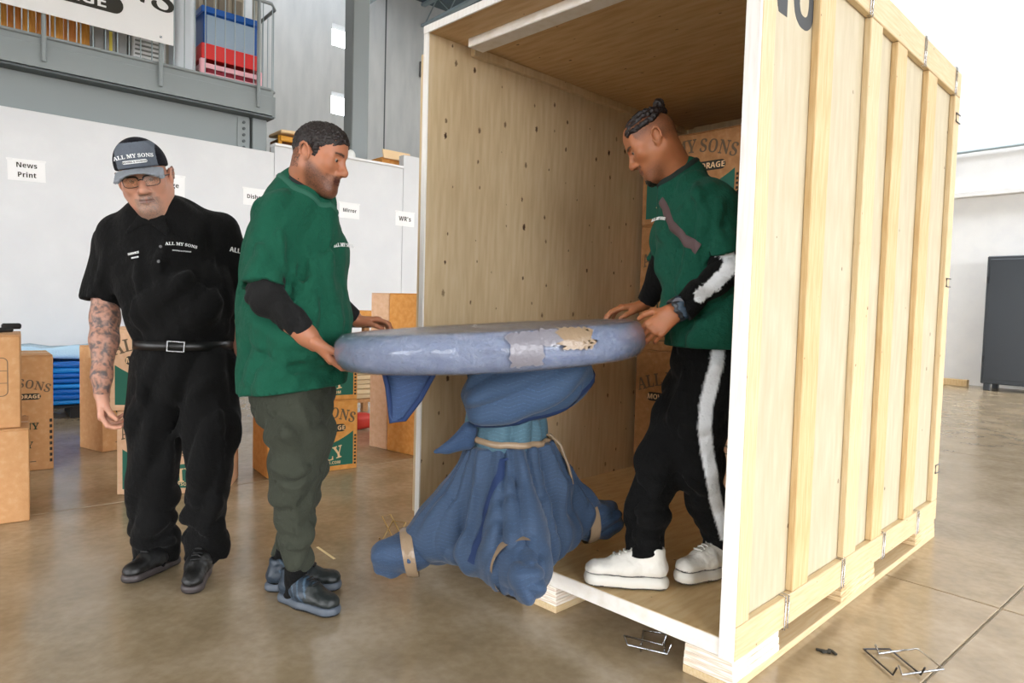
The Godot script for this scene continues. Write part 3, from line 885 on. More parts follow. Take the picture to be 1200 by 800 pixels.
	# workbench behind the wardrobe cartons
	var wb := thing("work_table", "wooden table with a light top and things under it behind the left mover's far hand", "table", Transform3D(Basis(Vector3.UP, -0.08), Vector3(-3.35, 0, -1.45)))
	add_box(wb, "top", Vector3(0, 1.02, 0), Vector3(0.7, 0.05, 1.2), M.card_warm, 0.006)
	add_box(wb, "gap_filler", Vector3(0, 0.94, 0), Vector3(0.6, 0.1, 1.1), M.black, 0.004)  # black block stands in for the dark gap under the top
	for x in [-0.3, 0.3]:
		for z in [-0.54, 0.54]: add_box(wb, "leg", Vector3(x, 0.47, z), Vector3(0.06, 0.94, 0.06), M.card_dull)
	add_box(wb, "lower_shelf", Vector3(0, 0.2, 0), Vector3(0.6, 0.03, 1.1), M.card_dull)
	for k in 6:
		var pad := thing("plank", "light wooden plank in the pile on the table's lower shelf", "plank", wb.transform * Transform3D(Basis(), Vector3(0.02 * sin(k * 2.0), 0.238 + k * 0.045, 0)), "planks under the work table")
		add_box(pad, "plank", Vector3.ZERO, Vector3(0.5, 0.04, 1.0), M.board_along, 0.003)
	var rs := thing("red_strap", "red strap bundle on the floor below the table behind the left mover", "strap", Transform3D(Basis(), Vector3(-2.72, 0, -1.42)))
	put(rs, "bundle", capsule_box(Vector3(0.16, 0.14, 0.22), 0.05, 0.02, 4), flat(Color(0.72, 0.16, 0.08), 0.6), Transform3D(Basis(), Vector3(0, 0.07, 0)))


func carton_side(o: Node3D, w: float, h: float, d: float) -> void:
	var at := Transform3D(Basis(Vector3.UP, -PI / 2), Vector3(-w / 2 - 0.0008, h / 2, 0))
	for k in 7:
		add_box(o, "printed_line", at * Vector3(0.0, 0.14 - k * 0.036, 0.0), Vector3(0.13 - 0.02 * (k % 3), 0.014, 0.0008), M.ink_soft, 0.0002, at.basis)


func ring_plate(w: float, h: float, r: float, t: float) -> ArrayMesh:
	var a := round_rect(w, h, r)
	var b := round_rect(w - 2 * t, h - 2 * t, r - t)
	var st := SurfaceTool.new()
	st.begin(Mesh.PRIMITIVE_TRIANGLES)
	for k in a.size():
		var k1 := (k + 1) % a.size()
		quad(st, [Vector3(a[k].x, a[k].y, 0), Vector3(a[k1].x, a[k1].y, 0), Vector3(b[k1].x, b[k1].y, 0), Vector3(b[k].x, b[k].y, 0)], true)
	st.generate_normals()
	return st.commit()


# ---------------------------------------------------------------- distance fields meshed as surface nets

class Field:
	var inv: Array[Transform3D] = []     # world to the bone's own axes (y along the bone)
	var at: PackedVector3Array = []      # middle and reach, to skip far bones
	var reach: PackedFloat32Array = []
	var len_: PackedFloat32Array = []
	var ra: PackedFloat32Array = []
	var rb: PackedFloat32Array = []
	var sc: PackedFloat32Array = []
	var kk: PackedFloat32Array = []
	var op: PackedInt32Array = []        # 0 adds, 1 cuts away, 2 keeps only what lies inside
	var kind: PackedInt32Array = []      # 0 rounded bone, 1 bone with a flat end, 2 ellipsoid, 3 half space
	var late: Array = []                 # [point, normal]: cut off after the folds, for clean hems
	var folds: Array = []                # [noise, Transform3D, amount, middle, reach]

	func bone(a: Vector3, b: Vector3, r0: float, r1: float, k := 0.03, thin := 1.0, side := Vector3.ZERO, kind_ := 0, op_ := 0) -> void:
		var y := b - a
		var l := y.length()
		if l < 0.0001:
			y = Vector3.UP
			l = 0.0001
		y = y.normalized()
		var z := side - y * side.dot(y)
		if z.length() < 0.001: z = y.cross(Vector3.RIGHT)
		if z.length() < 0.01: z = y.cross(Vector3.FORWARD)
		z = z.normalized()
		add(Transform3D(Basis(y.cross(z), y, z * thin), a).affine_inverse(), (a + b) / 2, l / 2 + maxf(r0, r1), l, r0, r1, lerpf(1.0, thin, 0.5) if thin < 1.0 else 1.0, k, op_, kind_)

	func chain(pts: Array, radii: Array, k := 0.03, thin := 1.0, side := Vector3.ZERO) -> void:
		for i in pts.size() - 1:
			bone(pts[i], pts[i + 1], radii[i], radii[i + 1], k, thin, side)

	func ball(c: Vector3, size: Vector3, k := 0.02, turn := Basis(), op_ := 0) -> void:
		add(Transform3D(turn * Basis.from_scale(size), c).affine_inverse(), c, maxf(size.x, maxf(size.y, size.z)), 0.0, 1.0, 1.0, minf(size.x, minf(size.y, size.z)), k, op_, 2)

	# keeps the side that n points away from
	func plane(p: Vector3, n: Vector3, k := 0.002) -> void:
		n = n.normalized()
		var x := n.cross(Vector3.RIGHT if absf(n.x) < 0.9 else Vector3.UP).normalized()
		add(Transform3D(Basis(x, n, x.cross(n)), p).affine_inverse(), p, 1e6, 0.0, 0.0, 0.0, 1.0, k, 2, 3)

	func add(t: Transform3D, c: Vector3, far: float, l: float, r0: float, r1: float, s: float, k: float, op_: int, kind_: int) -> void:
		inv.append(t)
		at.append(c)
		reach.append(far)
		len_.append(l)
		ra.append(r0)
		rb.append(r1)
		sc.append(s)
		kk.append(k)
		op.append(op_)
		kind.append(kind_)

	func one(i: int, p: Vector3) -> float:
		var q := inv[i] * p
		match kind[i]:
			2:
				var l := q.length()
				return (l - 1.0) * sc[i] if l < 0.6 else l * (l - 1.0) / (inv[i].basis * q).length() if (inv[i].basis * q).length() > 0.0001 else -sc[i]
			3:
				return q.y
			1:
				var h1 := clampf(q.y / len_[i], 0.0, 1.2)
				q.y -= minf(maxf(q.y, 0.0), len_[i] * 1.2)
				var e := (q.length() - ra[i] - (rb[i] - ra[i]) * h1) * sc[i]
				return maxf(e, (h1 - 1.0) * len_[i])
		var h := clampf(q.y / len_[i], 0.0, 1.0)
		q.y -= h * len_[i]
		return (q.length() - ra[i] - (rb[i] - ra[i]) * h) * sc[i]

	func eval(p: Vector3, use: PackedInt32Array) -> float:
		var d := 1e3
		for i in use:
			var e := one(i, p)
			var k := kk[i]
			if op[i] == 0:
				var g := maxf(k - absf(d - e), 0.0)
				d = minf(d, e) - g * g / (4.0 * k)
			else:
				if op[i] == 1: e = -e
				var g := maxf(k - absf(d - e), 0.0)
				d = maxf(d, e) + g * g / (4.0 * k)
		for f in folds:
			var w: float = 1.0 if f[4] <= 0.0 else clampf(1.6 - 1.6 * p.distance_to(f[3]) / f[4], 0.0, 1.0)
			if w > 0.0: d += (f[0].get_noise_3dv(f[1] * p if f.size() < 7 else round_axis(p, f[6], f[7])) - f[5]) * f[2] * w
		for l in late: d = maxf(d, (p - l[0]).dot(l[1]))
		return d

	# the field at the side^3 corners of a block, bone by bone
	func fill(val: PackedFloat32Array, near: PackedInt32Array, p0: Vector3, cell: float, side: int, pad: float) -> void:
		val.fill(1000.0)
		for i in near:
			var m := inv[i]
			var q0 := m * p0
			var dx := m.basis.x * cell
			var dy := m.basis.y * cell
			var dz := m.basis.z * cell
			var l := len_[i]
			var r0 := ra[i]
			var dr := rb[i] - ra[i]
			var s := sc[i]
			var k := kk[i]
			var k4 := 0.25 / k
			var kd := kind[i]
			var adds := op[i] == 0
			var sign := -1.0 if op[i] == 1 else 1.0
			var n := 0
			var e := 0.0
			for x in side:
				var qx := q0 + dx * x
				for y in side:
					var q := qx + dy * y
					for z in side:
						if kd == 0:
							var h := clampf(q.y / l, 0.0, 1.0)
							e = (Vector3(q.x, q.y - h * l, q.z).length() - r0 - dr * h) * s
						elif kd == 2:
							var ql := q.length()
							e = (ql - 1.0) * s
							if ql > 0.6: e = ql * (ql - 1.0) / maxf((m.basis * q).length(), 0.0001)
						elif kd == 3:
							e = q.y
						else:
							var h := clampf(q.y / l, 0.0, 1.2)
							e = maxf((Vector3(q.x, q.y - h * l, q.z).length() - r0 - dr * h) * s, (h - 1.0) * l)
						var v := val[n]
						if adds:
							var g := k - absf(v - e)
							v = minf(v, e)
							if g > 0.0: v -= g * g * k4
						else:
							e *= sign
							var g := k - absf(v - e)
							v = maxf(v, e)
							if g > 0.0: v += g * g * k4
						val[n] = v
						n += 1
						q += dz
		if folds.is_empty() and late.is_empty(): return
		var n := 0
		var lim := pad + cell * (2.0 if late.is_empty() else 60.0)
		for x in side:
			for y in side:
				for z in side:
					if absf(val[n]) < lim:
						var p := p0 + Vector3(x, y, z) * cell
						var d := 0.0
						for f in folds:
							var w: float = 1.0 if f[4] <= 0.0 else clampf(1.6 - 1.6 * p.distance_to(f[3]) / f[4], 0.0, 1.0)
							if w > 0.0: d += (f[0].get_noise_3dv(f[1] * p if f.size() < 7 else round_axis(p, f[6], f[7])) - f[5]) * f[2] * w
						for l in late: d = maxf(d + val[n], (p - l[0]).dot(l[1])) - val[n]
						val[n] += d
					n += 1

	func round_axis(p: Vector3, c: Vector3, n: float) -> Vector3:
		var v := Vector2(p.x - c.x, p.z - c.z)
		var a := v.normalized()
		return Vector3(a.x * n, (p.y - c.y) * 1.3 + v.length() * 0.8, a.y * n)

	# ridged cloth folds that run along a direction
	func fold(amount: float, along: Vector3, per_metre := 9.0, stretch := 4.0, seed_ := 1, mid := Vector3.ZERO, far := -1.0) -> void:
		var n := FastNoiseLite.new()
		n.noise_type = FastNoiseLite.TYPE_SIMPLEX_SMOOTH
		n.fractal_type = FastNoiseLite.FRACTAL_RIDGED
		n.fractal_octaves = 1
		n.frequency = 1.0
		n.seed = seed_
		var y := along.normalized()
		var x := y.cross(Vector3.UP if absf(y.y) < 0.9 else Vector3.RIGHT).normalized()
		folds.append([n, Transform3D(Basis(x, y * stretch * 2.4, x.cross(y)), Vector3.ZERO).affine_inverse().scaled(Vector3.ONE * per_metre * 0.42), amount * 0.72, mid, far, 0.39])

	# raised cloth folds laid along paths on the skin; each path is a list of points near it
	func creases(host: Node, paths: Array, r := 0.012, deep := 0.005, k := 0.022) -> void:
		var lines := []
		for path in paths:
			var line := []
			for i in path.size() - 1:
				for j in 3:
					var q: Vector3 = host.onto(self, (path[i] as Vector3).lerp(path[i + 1], j / 3.0))
					line.append(q - host.slope(self, q) * deep)
			lines.append(line)
		for line in lines:
			for i in line.size() - 1:
				var a := sin(PI * (i + 0.3) / line.size())
				var b := sin(PI * (i + 1.3) / line.size())
				bone(line[i], line[i + 1], r * (0.55 + 0.45 * a), r * (0.55 + 0.45 * b), k)

	# pleats that fall away from an upright axis on all sides
	func pleats(amount: float, axis_at: Vector3, count: float, seed_: int) -> void:
		fold(amount, Vector3.UP, 1.0, 1.0, seed_)
		folds[-1].append(axis_at)
		folds[-1].append(count / 5.0)

	func lumps(amount: float, per_metre: float, seed_: int, octaves := 2) -> void:
		var n := FastNoiseLite.new()
		n.noise_type = FastNoiseLite.TYPE_SIMPLEX_SMOOTH
		n.fractal_octaves = octaves
		n.frequency = per_metre
		n.seed = seed_
		folds.append([n, Transform3D(), amount, Vector3.ZERO, -1.0, 0.0])

	func extent(pad: float) -> AABB:
		var b := AABB()
		var first := true
		for i in at.size():
			if op[i] != 0: continue
			var a := AABB(at[i] - Vector3.ONE * reach[i], Vector3.ONE * reach[i] * 2)
			b = a if first else b.merge(a)
			first = false
		return b.grow(pad)

	# arrays of vertices, normals and indices
	func mesh(cell: float, limit := AABB()) -> Array:
		const B := 6
		var pad := 0.0
		for f in folds: pad += absf(f[2]) * 0.8
		var box := extent(cell * 2 + pad)
		if limit.size.x > 0.0: box = box.intersection(limit)
		var nb := Vector3i((box.size / (cell * B)).ceil())
		var vert := PackedVector3Array()
		var norm := PackedVector3Array()
		var at_cell := {}
		var edges := PackedInt32Array()
		var half := cell * B * 0.87
		var side := B + 2
		var val := PackedFloat32Array()
		val.resize(side * side * side)
		var count := at.size()
		for bx in nb.x:
			for by in nb.y:
				for bz in nb.z:
					var base := Vector3i(bx, by, bz) * B
					var mid := box.position + (Vector3(base) + Vector3.ONE * B * 0.5) * cell
					var near := PackedInt32Array()
					var least := 1e3
					for i in count:
						if kind[i] != 3 and mid.distance_to(at[i]) > reach[i] + half * 1.6 + kk[i] + pad: continue
						var e := one(i, mid)
						if op[i] == 0 and e > half * 2.2 + kk[i] + pad: continue
						if op[i] == 1 and e > half * 1.8 + kk[i] + pad: continue
						if op[i] == 2 and e > half * 1.8 + kk[i] + pad:
							least = 1e3
							near.clear()
							break
						if op[i] == 2 and e < -half * 2.2 - kk[i] - pad: continue
						if op[i] == 0: least = minf(least, e)
						near.append(i)
					if near.is_empty() or least > half * 1.5 + 0.02 + pad: continue
					var keep := PackedInt32Array()
					for i in near:
						if op[i] != 0 or one(i, mid) < least + 2.1 * half + kk[i]: keep.append(i)
					near = keep
					if near.size() > 1 or least < -half * 1.5:
						var dc := eval(mid, near)
						if absf(dc) > half * 1.6 + pad + 0.004: continue
					fill(val, near, box.position + Vector3(base) * cell, cell, side, pad)
					for x in B + 1:
						for y in B + 1:
							for z in B + 1:
								var o := (x * side + y) * side + z
								var v0 := val[o]
								if x < B and y < B and z < B:
									var c := [v0, val[o + 1], val[o + side], val[o + side + 1], val[o + side * side], val[o + side * side + 1], val[o + side * side + side], val[o + side * side + side + 1]]
									var neg := 0
									for q in c:
										if q < 0.0: neg += 1
									if neg > 0 and neg < 8:
										var sum := Vector3.ZERO
										var hits := 0
										for e in EDGES:
											var a: float = c[e[0]]
											var b: float = c[e[1]]
											if (a < 0.0) != (b < 0.0):
												sum += Vector3(CORNER[e[0]]).lerp(Vector3(CORNER[e[1]]), a / (a - b))
												hits += 1
										at_cell[base + Vector3i(x, y, z)] = vert.size()
										vert.append(box.position + (Vector3(base + Vector3i(x, y, z)) + sum / hits) * cell)
										norm.append(Vector3(c[4] + c[5] + c[6] + c[7] - c[0] - c[1] - c[2] - c[3], c[2] + c[3] + c[6] + c[7] - c[0] - c[1] - c[4] - c[5], c[1] + c[3] + c[5] + c[7] - c[0] - c[2] - c[4] - c[6]).normalized())
									var g := base + Vector3i(x, y, z)
									for axis in 3:
										var v1: float = c[4] if axis == 0 else c[2] if axis == 1 else c[1]
										if (v0 < 0.0) != (v1 < 0.0):
											edges.append_array([g.x, g.y, g.z, axis, 1 if v0 < 0.0 else 0])
		var index := PackedInt32Array()
		for i in range(0, edges.size(), 5):
			var g := Vector3i(edges[i], edges[i + 1], edges[i + 2])
			var a := Vector3i()
			var b := Vector3i()
			a[(edges[i + 3] + 1) % 3] = 1
			b[(edges[i + 3] + 2) % 3] = 1
			var q := [at_cell.get(g, -1), at_cell.get(g - a, -1), at_cell.get(g - a - b, -1), at_cell.get(g - b, -1)]
			if q.min() < 0: continue
			index.append_array([q[0], q[2], q[1], q[0], q[3], q[2]] if edges[i + 4] == 1 else [q[0], q[1], q[2], q[0], q[2], q[3]])
		return [vert, norm, index]

	const CORNER := [Vector3i(0, 0, 0), Vector3i(0, 0, 1), Vector3i(0, 1, 0), Vector3i(0, 1, 1), Vector3i(1, 0, 0), Vector3i(1, 0, 1), Vector3i(1, 1, 0), Vector3i(1, 1, 1)]
	const EDGES := [[0, 1], [2, 3], [4, 5], [6, 7], [0, 2], [1, 3], [4, 6], [5, 7], [0, 4], [1, 5], [2, 6], [3, 7]]


# slides a point onto the skin of a field
func onto(f: Field, p: Vector3) -> Vector3:
	var all := PackedInt32Array(range(f.at.size()))
	for k in 10:
		p -= slope(f, p, all) * f.eval(p, all) * 0.85
	return p


func slope(f: Field, p: Vector3, all := PackedInt32Array()) -> Vector3:
	if all.is_empty(): all = PackedInt32Array(range(f.at.size()))
	var e := 0.008
	return Vector3(f.eval(p + Vector3(e, 0, 0), all) - f.eval(p - Vector3(e, 0, 0), all), f.eval(p + Vector3(0, e, 0), all) - f.eval(p - Vector3(0, e, 0), all), f.eval(p + Vector3(0, 0, e), all) - f.eval(p - Vector3(0, 0, e), all)).normalized()


# a strip of tape or binding laid along a path on a field's skin; the path may close on itself
func laid_strip(f: Field, path: Array, wide: float, lift := 0.003, closed := false, steps := 5) -> ArrayMesh:
	var pts := []
	var n := path.size()
	for i in (n if closed else n - 1):
		for k in steps: pts.append((path[i] as Vector3).lerp(path[(i + 1) % n], float(k) / steps))
	if not closed: pts.append(path[n - 1])
	var st := SurfaceTool.new()
	st.begin(Mesh.PRIMITIVE_TRIANGLES)
	st.set_smooth_group(0)
	var rings := []
	var m := pts.size()
	for i in m:
		var c := onto(f, pts[i])
		var nn := slope(f, c)
		var d: Vector3 = pts[(i + 1) % m] - pts[i - 1] if closed else pts[mini(i + 1, m - 1)] - pts[maxi(i - 1, 0)]
		var w := d.cross(nn).normalized()
		var ring := []
		for q in 5:
			var e := onto(f, c + w * wide * (q / 4.0 - 0.5))
			ring.append(e + slope(f, e) * (lift if q in [1, 2, 3] else lift * 0.3))
		rings.append(ring)
	for i in (m if closed else m - 1):
		var a: Array = rings[i]
		var b: Array = rings[(i + 1) % m]
		for q in 4:
			for v in [a[q], b[q + 1], b[q], a[q], a[q + 1], b[q + 1]]: st.add_vertex(v)
	st.index()
	st.generate_normals()
	return st.commit()


# points of a loop round an axis, to be laid on a field
func loop_round(c: Vector3, axis: Vector3, r: float, n := 16) -> Array:
	axis = axis.normalized()
	var x := axis.cross(Vector3.UP if absf(axis.y) < 0.8 else Vector3.RIGHT).normalized()
	var z := x.cross(axis)
	var out := []
	for k in n:
		var a := TAU * k / n
		out.append(c + (x * cos(a) + z * sin(a)) * r)
	return out


# meshes many fields at once: each job is [field, cell] or [field, cell, limit]
func run_nets(jobs: Array) -> Array:
	var out := []
	out.resize(jobs.size())
	var next := [0]
	var lock := Mutex.new()
	var work := func() -> void:
		while true:
			lock.lock()
			var i: int = next[0]
			next[0] += 1
			lock.unlock()
			if i >= jobs.size(): return
			out[i] = jobs[i][0].mesh(jobs[i][1], jobs[i][2] if jobs[i].size() > 2 else AABB())
	var threads := []
	for k in 4:
		var t := Thread.new()
		t.start(work)
		threads.append(t)
	for t in threads: t.wait_to_finish()
	return out


# several surface nets as one mesh; paint(p, n) gives a vertex its own colour
func net(pieces: Array, paint = null) -> ArrayMesh:
	var v := PackedVector3Array()
	var n := PackedVector3Array()
	var idx := PackedInt32Array()
	var col := PackedColorArray()
	for p in pieces:
		var off := v.size()
		v.append_array(p[0])
		n.append_array(p[1])
		for i in p[2]: idx.append(i + off)
	if paint != null:
		for i in v.size(): col.append(paint.call(v[i], n[i]))
	var a := []
	a.resize(Mesh.ARRAY_MAX)
	a[Mesh.ARRAY_VERTEX] = v
	a[Mesh.ARRAY_NORMAL] = n
	a[Mesh.ARRAY_INDEX] = idx
	if paint != null: a[Mesh.ARRAY_COLOR] = col
	var m := ArrayMesh.new()
	if v.size(): m.add_surface_from_arrays(Mesh.PRIMITIVE_TRIANGLES, a)
	return m


# ---------------------------------------------------------------- the wrapped table

const TABLE_AT := Vector3(0.640, 0.985, 0.150)

func wrapped_table() -> void:
	var right := Vector3(0.702, 0, -0.712)
	var front := Vector3(0.712, 0, 0.702)
	var tilt := Basis(front, deg_to_rad(4.3))
	var frame := Transform3D(tilt * Basis(right, Vector3.UP, front), TABLE_AT)   # x to the lifted end, z to the camera side
	var o := thing("wrapped_table", "round pedestal table wrapped in blue moving blankets and clear film, carried by two movers", "table", frame)
	# padded top: a thick disc with a soft rim and shallow lumps
	M.pad_blue = bumped(grained(Color(0.47, 0.53, 0.66), Color(0.38, 0.44, 0.59), Vector3(2.6, 4, 2.6), 70, 0.5), 0.02, Vector3(5, 5, 5), 0.5, 71)
	M.pad_blue.clearcoat_enabled = true
	M.pad_blue.clearcoat = 0.7
	M.pad_blue.clearcoat_roughness = 0.1
	M.pad_blue.roughness = 0.4
	M.crinkle = noise_tex(crinkle_noise(), null, 1024, 32.0)
	M.pad_blue.normal_texture = M.crinkle
	M.pad_blue.normal_scale = 1.0
	put(o, "padded_top", disc(0.559, 0.061, 0.0, 0.0035, 3, 0.8), M.pad_blue)
	var film := flat(Color(0.97, 0.98, 1.0, 0.05), 0.02)
	film.transparency = BaseMaterial3D.TRANSPARENCY_ALPHA
	film.metallic_specular = 0.7
	film.cull_mode = BaseMaterial3D.CULL_DISABLED
	film.normal_enabled = true
	film.normal_texture = M.crinkle
	film.normal_scale = 1.0
	film.uv1_triplanar = true
	film.uv1_scale = Vector3(2.2, 3.5, 2.2)
	put(o, "stretch_film", disc(0.5618, 0.0638, 0.0, 0.0035, 3, 1.4), film)
	# patches of brown tape over the rim, towards the lifted end
	var tape := flat(Color(0.54, 0.46, 0.37), 0.22)
	bumped(tape, 0.02, Vector3(6, 6, 6), 0.7, 73)
	var tape_grey := bumped(flat(Color(0.47, 0.46, 0.49), 0.2), 0.02, Vector3(6, 6, 6), 0.7, 73)
	put(o, "tape_patch", rim_patch(0.567, 0.069, 0.215, 0.17, -0.045, 0.055, 8), tape_grey)
	put(o, "tape_patch", rim_patch(0.569, 0.071, 0.50, 0.20, -0.005, 0.060, 9), tape)
	put(o, "tape_patch", rim_patch(0.5675, 0.0695, 0.36, 0.16, 0.010, 0.058, 10), tape_grey)
	# pedestal under blankets
	var blue := Color(0.042, 0.092, 0.190)
	var navy := Color(0.016, 0.050, 0.125)
	M.blanket = flat(Color.WHITE, 0.75)
	M.blanket.vertex_color_use_as_albedo = true
	with_knots(M.blanket, quilt_lines(), 0.42)
	bumped(M.blanket, 0.03, Vector3(9, 9, 9), 0.5, 74)
	M.blanket.rim_enabled = true
	M.blanket.rim = 0.25
	var f := Field.new()
	var feet := [Vector3(-0.385, -0.745, 0.06), Vector3(0.085, -0.72, 0.37), Vector3(0.385, -0.70, -0.10), Vector3(-0.08, -0.74, -0.38)]
	f.bone(Vector3(0.04, -0.36, 0), Vector3(0.04, -0.60, 0), 0.128, 0.19, 0.08)
	for p in feet:
		f.bone(Vector3(0.04, -0.40, 0) + p * Vector3(0.15, 0, 0.15), Vector3(0.03, -0.62, 0) + (p - Vector3(0.03, -0.7, 0)) * 0.55, 0.075, 0.105, 0.08)
		f.bone(Vector3(0.03, -0.60, 0) + (p - Vector3(0.03, -0.7, 0)) * 0.45, p * Vector3(0.92, 1, 0.92), 0.10, 0.070, 0.06)
	f.bone(Vector3(-0.22, -0.715, 0.07), Vector3(0.05, -0.73, 0.27), 0.06, 0.065, 0.08)
	f.bone(Vector3(0.05, -0.725, 0.25), Vector3(0.24, -0.70, 0.02), 0.06, 0.06, 0.08)
	f.bone(Vector3(0.16, -0.40, 0.03), Vector3(0.20, -0.52, 0.02), 0.05, 0.075, 0.05)
	f.late.append([Vector3(0, -0.366, 0), Vector3.UP])
	f.pleats(0.025, Vector3(0.05, -0.5, 0.0), 13.0, 5)
	f.fold(0.010, Vector3(0.6, 1, 0.3), 20.0, 3.0, 6)
	var band_path := [Vector3(0.035, -0.385, 0.17), Vector3(0.0, -0.48, 0.2), Vector3(-0.05, -0.60, 0.24), Vector3(-0.10, -0.72, 0.26)]
	var feet_fields := []
	for i in 3:
		var p: Vector3 = feet[i]
		var d := (p - Vector3(0.03, -0.70, 0)).normalized()
		var ff := Field.new()
		var fat := 1.18 if i == 1 else 1.0
		ff.bone(p * Vector3(0.88, 1, 0.88), p + d * 0.035 + Vector3(0, 0.004, 0), 0.084 * fat, 0.050 * fat, 0.03)
		ff.bone(p + d * 0.02 + Vector3(0, -0.035, 0), p + d * 0.055 + Vector3(0, -0.03, 0), 0.045 * fat, 0.032 * fat, 0.03)
		ff.fold(0.016, d + Vector3(0.2, 0.3, 0), 24.0, 3.0, 20 + i)
		feet_fields.append(ff)
	# waist of lighter padding
	var w := Field.new()
	w.bone(Vector3(0.05, -0.10, 0), Vector3(0.045, -0.33, 0), 0.10, 0.135, 0.05)
	w.bone(Vector3(0.045, -0.32, 0), Vector3(0.045, -0.36, 0), 0.135, 0.13, 0.05)
	w.fold(0.022, Vector3(0.15, 1, 0), 20.0, 4.0, 31)
	# the folded blanket bulging under the top
	var u := Field.new()
	u.ball(Vector3(0.13, -0.135, 0.06), Vector3(0.215, 0.150, 0.17), 0.05)
	u.bone(Vector3(-0.02, -0.18, 0.10), Vector3(0.22, -0.09, 0.12), 0.080, 0.10, 0.08)
	u.bone(Vector3(-0.04, -0.21, 0.09), Vector3(0.05, -0.23, 0.12), 0.055, 0.06, 0.06)
	u.plane(Vector3(0, -0.064, 0), Vector3.UP, 0.01)
	u.fold(0.030, Vector3(1, 0.5, 0), 14.0, 5.0, 41)
	var made := run_nets([[f, 0.0085], [feet_fields[0], 0.006], [feet_fields[1], 0.006], [feet_fields[2], 0.006], [w, 0.008], [u, 0.0075], [corner_blob(), 0.006]])
	var base := put(o, "base_blanket", net([made[0]], func(_p: Vector3, _n: Vector3) -> Color: return blue), M.blanket)
	var binding := flat(Color(0.045, 0.15, 0.31), 0.8)
	put(base, "binding_strip", laid_strip(f, band_path, 0.034, 0.004, false, 8), binding)
	for i in 3:
		var p: Vector3 = feet[i]
		var d := (p - Vector3(0.03, -0.70, 0)).normalized()
		put(o, "wrapped_foot", net([made[1 + i]], func(_p: Vector3, _n: Vector3) -> Color: return blue * 1.1), M.blanket)
		var both := Field.new()
		both.bone(p * Vector3(0.6, 1, 0.6), p * Vector3(0.99, 1, 0.99), 0.112 if i == 1 else 0.098, 0.097 if i == 1 else 0.082, 0.02)
		put(o, "foot_tape", laid_strip(both, loop_round(p * Vector3(0.87, 1, 0.87), d, 0.1), 0.042, 0.003, true, 3), tape)
	put(o, "inner_pad", net([made[4]], func(_p: Vector3, _n: Vector3) -> Color: return Color(0.09, 0.21, 0.29)), M.blanket)
	put(o, "waist_tape", laid_strip(w, loop_round(Vector3(0.045, -0.352, 0), Vector3(0.10, 1, 0), 0.16), 0.024, 0.014, true, 3), tape)
	put(o, "tied_corner", net([made[6]], func(_p: Vector3, _n: Vector3) -> Color: return navy * 1.5), M.blanket)
	add_tube(o, "tape_tail", [Vector3(0.17, -0.345, 0.03), Vector3(0.20, -0.342, 0.04), Vector3(0.235, -0.38, 0.04), Vector3(0.262, -0.46, 0.035), Vector3(0.275, -0.53, 0.03)], 0.006, tape, 6)
	var upper := put(o, "upper_blanket", net([made[5]], func(_p: Vector3, _n: Vector3) -> Color: return blue * 1.3), M.blanket)
	put(upper, "binding_strip", laid_strip(u, [Vector3(-0.06, -0.265, 0.14), Vector3(0.03, -0.295, 0.16), Vector3(0.13, -0.285, 0.16), Vector3(0.22, -0.25, 0.15), Vector3(0.30, -0.19, 0.12), Vector3(0.345, -0.13, 0.08), Vector3(0.35, -0.08, 0.06)], 0.026, 0.006, false, 5), binding)
	# flap hanging at the left
	var flap := [Vector3(-0.36, -0.06, 0.21), Vector3(-0.345, -0.12, 0.23), Vector3(-0.335, -0.235, 0.25), Vector3(-0.29, -0.225, 0.26), Vector3(-0.235, -0.16, 0.26), Vector3(-0.175, -0.06, 0.24)]
	put(o, "blanket_flap", sheet(Vector3(-0.37, -0.06, 0.20), Vector3(-0.165, -0.06, 0.24), flap, 0.012), blanket_plain())
	add_tube(o, "binding", flap, 0.0095, binding, 8)


func crinkle_noise() -> FastNoiseLite:
	var n := noise(0.010, 72, 4)
	n.fractal_type = FastNoiseLite.FRACTAL_RIDGED
	n.domain_warp_enabled = true
	n.domain_warp_amplitude = 40.0
	return n


func blanket_plain() -> StandardMaterial3D:
	var m := flat(Color(0.23, 0.35, 0.54), 0.75)
	with_knots(m, quilt_lines(), 0.5)
	return bumped(m, 0.03, Vector3(9, 9, 9), 0.5, 74)


# pale stitch lines of a quilted blanket, on white
func quilt_lines() -> ImageTexture:
	if M.has("quilt"): return M.quilt
	var im := Image.create_empty(512, 512, false, Image.FORMAT_RGB8)
	im.fill(Color(0.72, 0.72, 0.72))
	for y in 512:
		for x in 512:
			var zig := absf(fposmod(x / 512.0 * 8.0, 2.0) - 1.0) * 20.0
			var d := fposmod(y + zig, 32.0)
			if d < 1.6 and (x / 5) % 4 != 0: im.set_pixel(x, y, Color(1, 1, 1))
			elif d > 13.0 and d < 18.0: im.set_pixel(x, y, Color(0.78, 0.78, 0.78))
	M.quilt = ImageTexture.create_from_image(im)
	return M.quilt


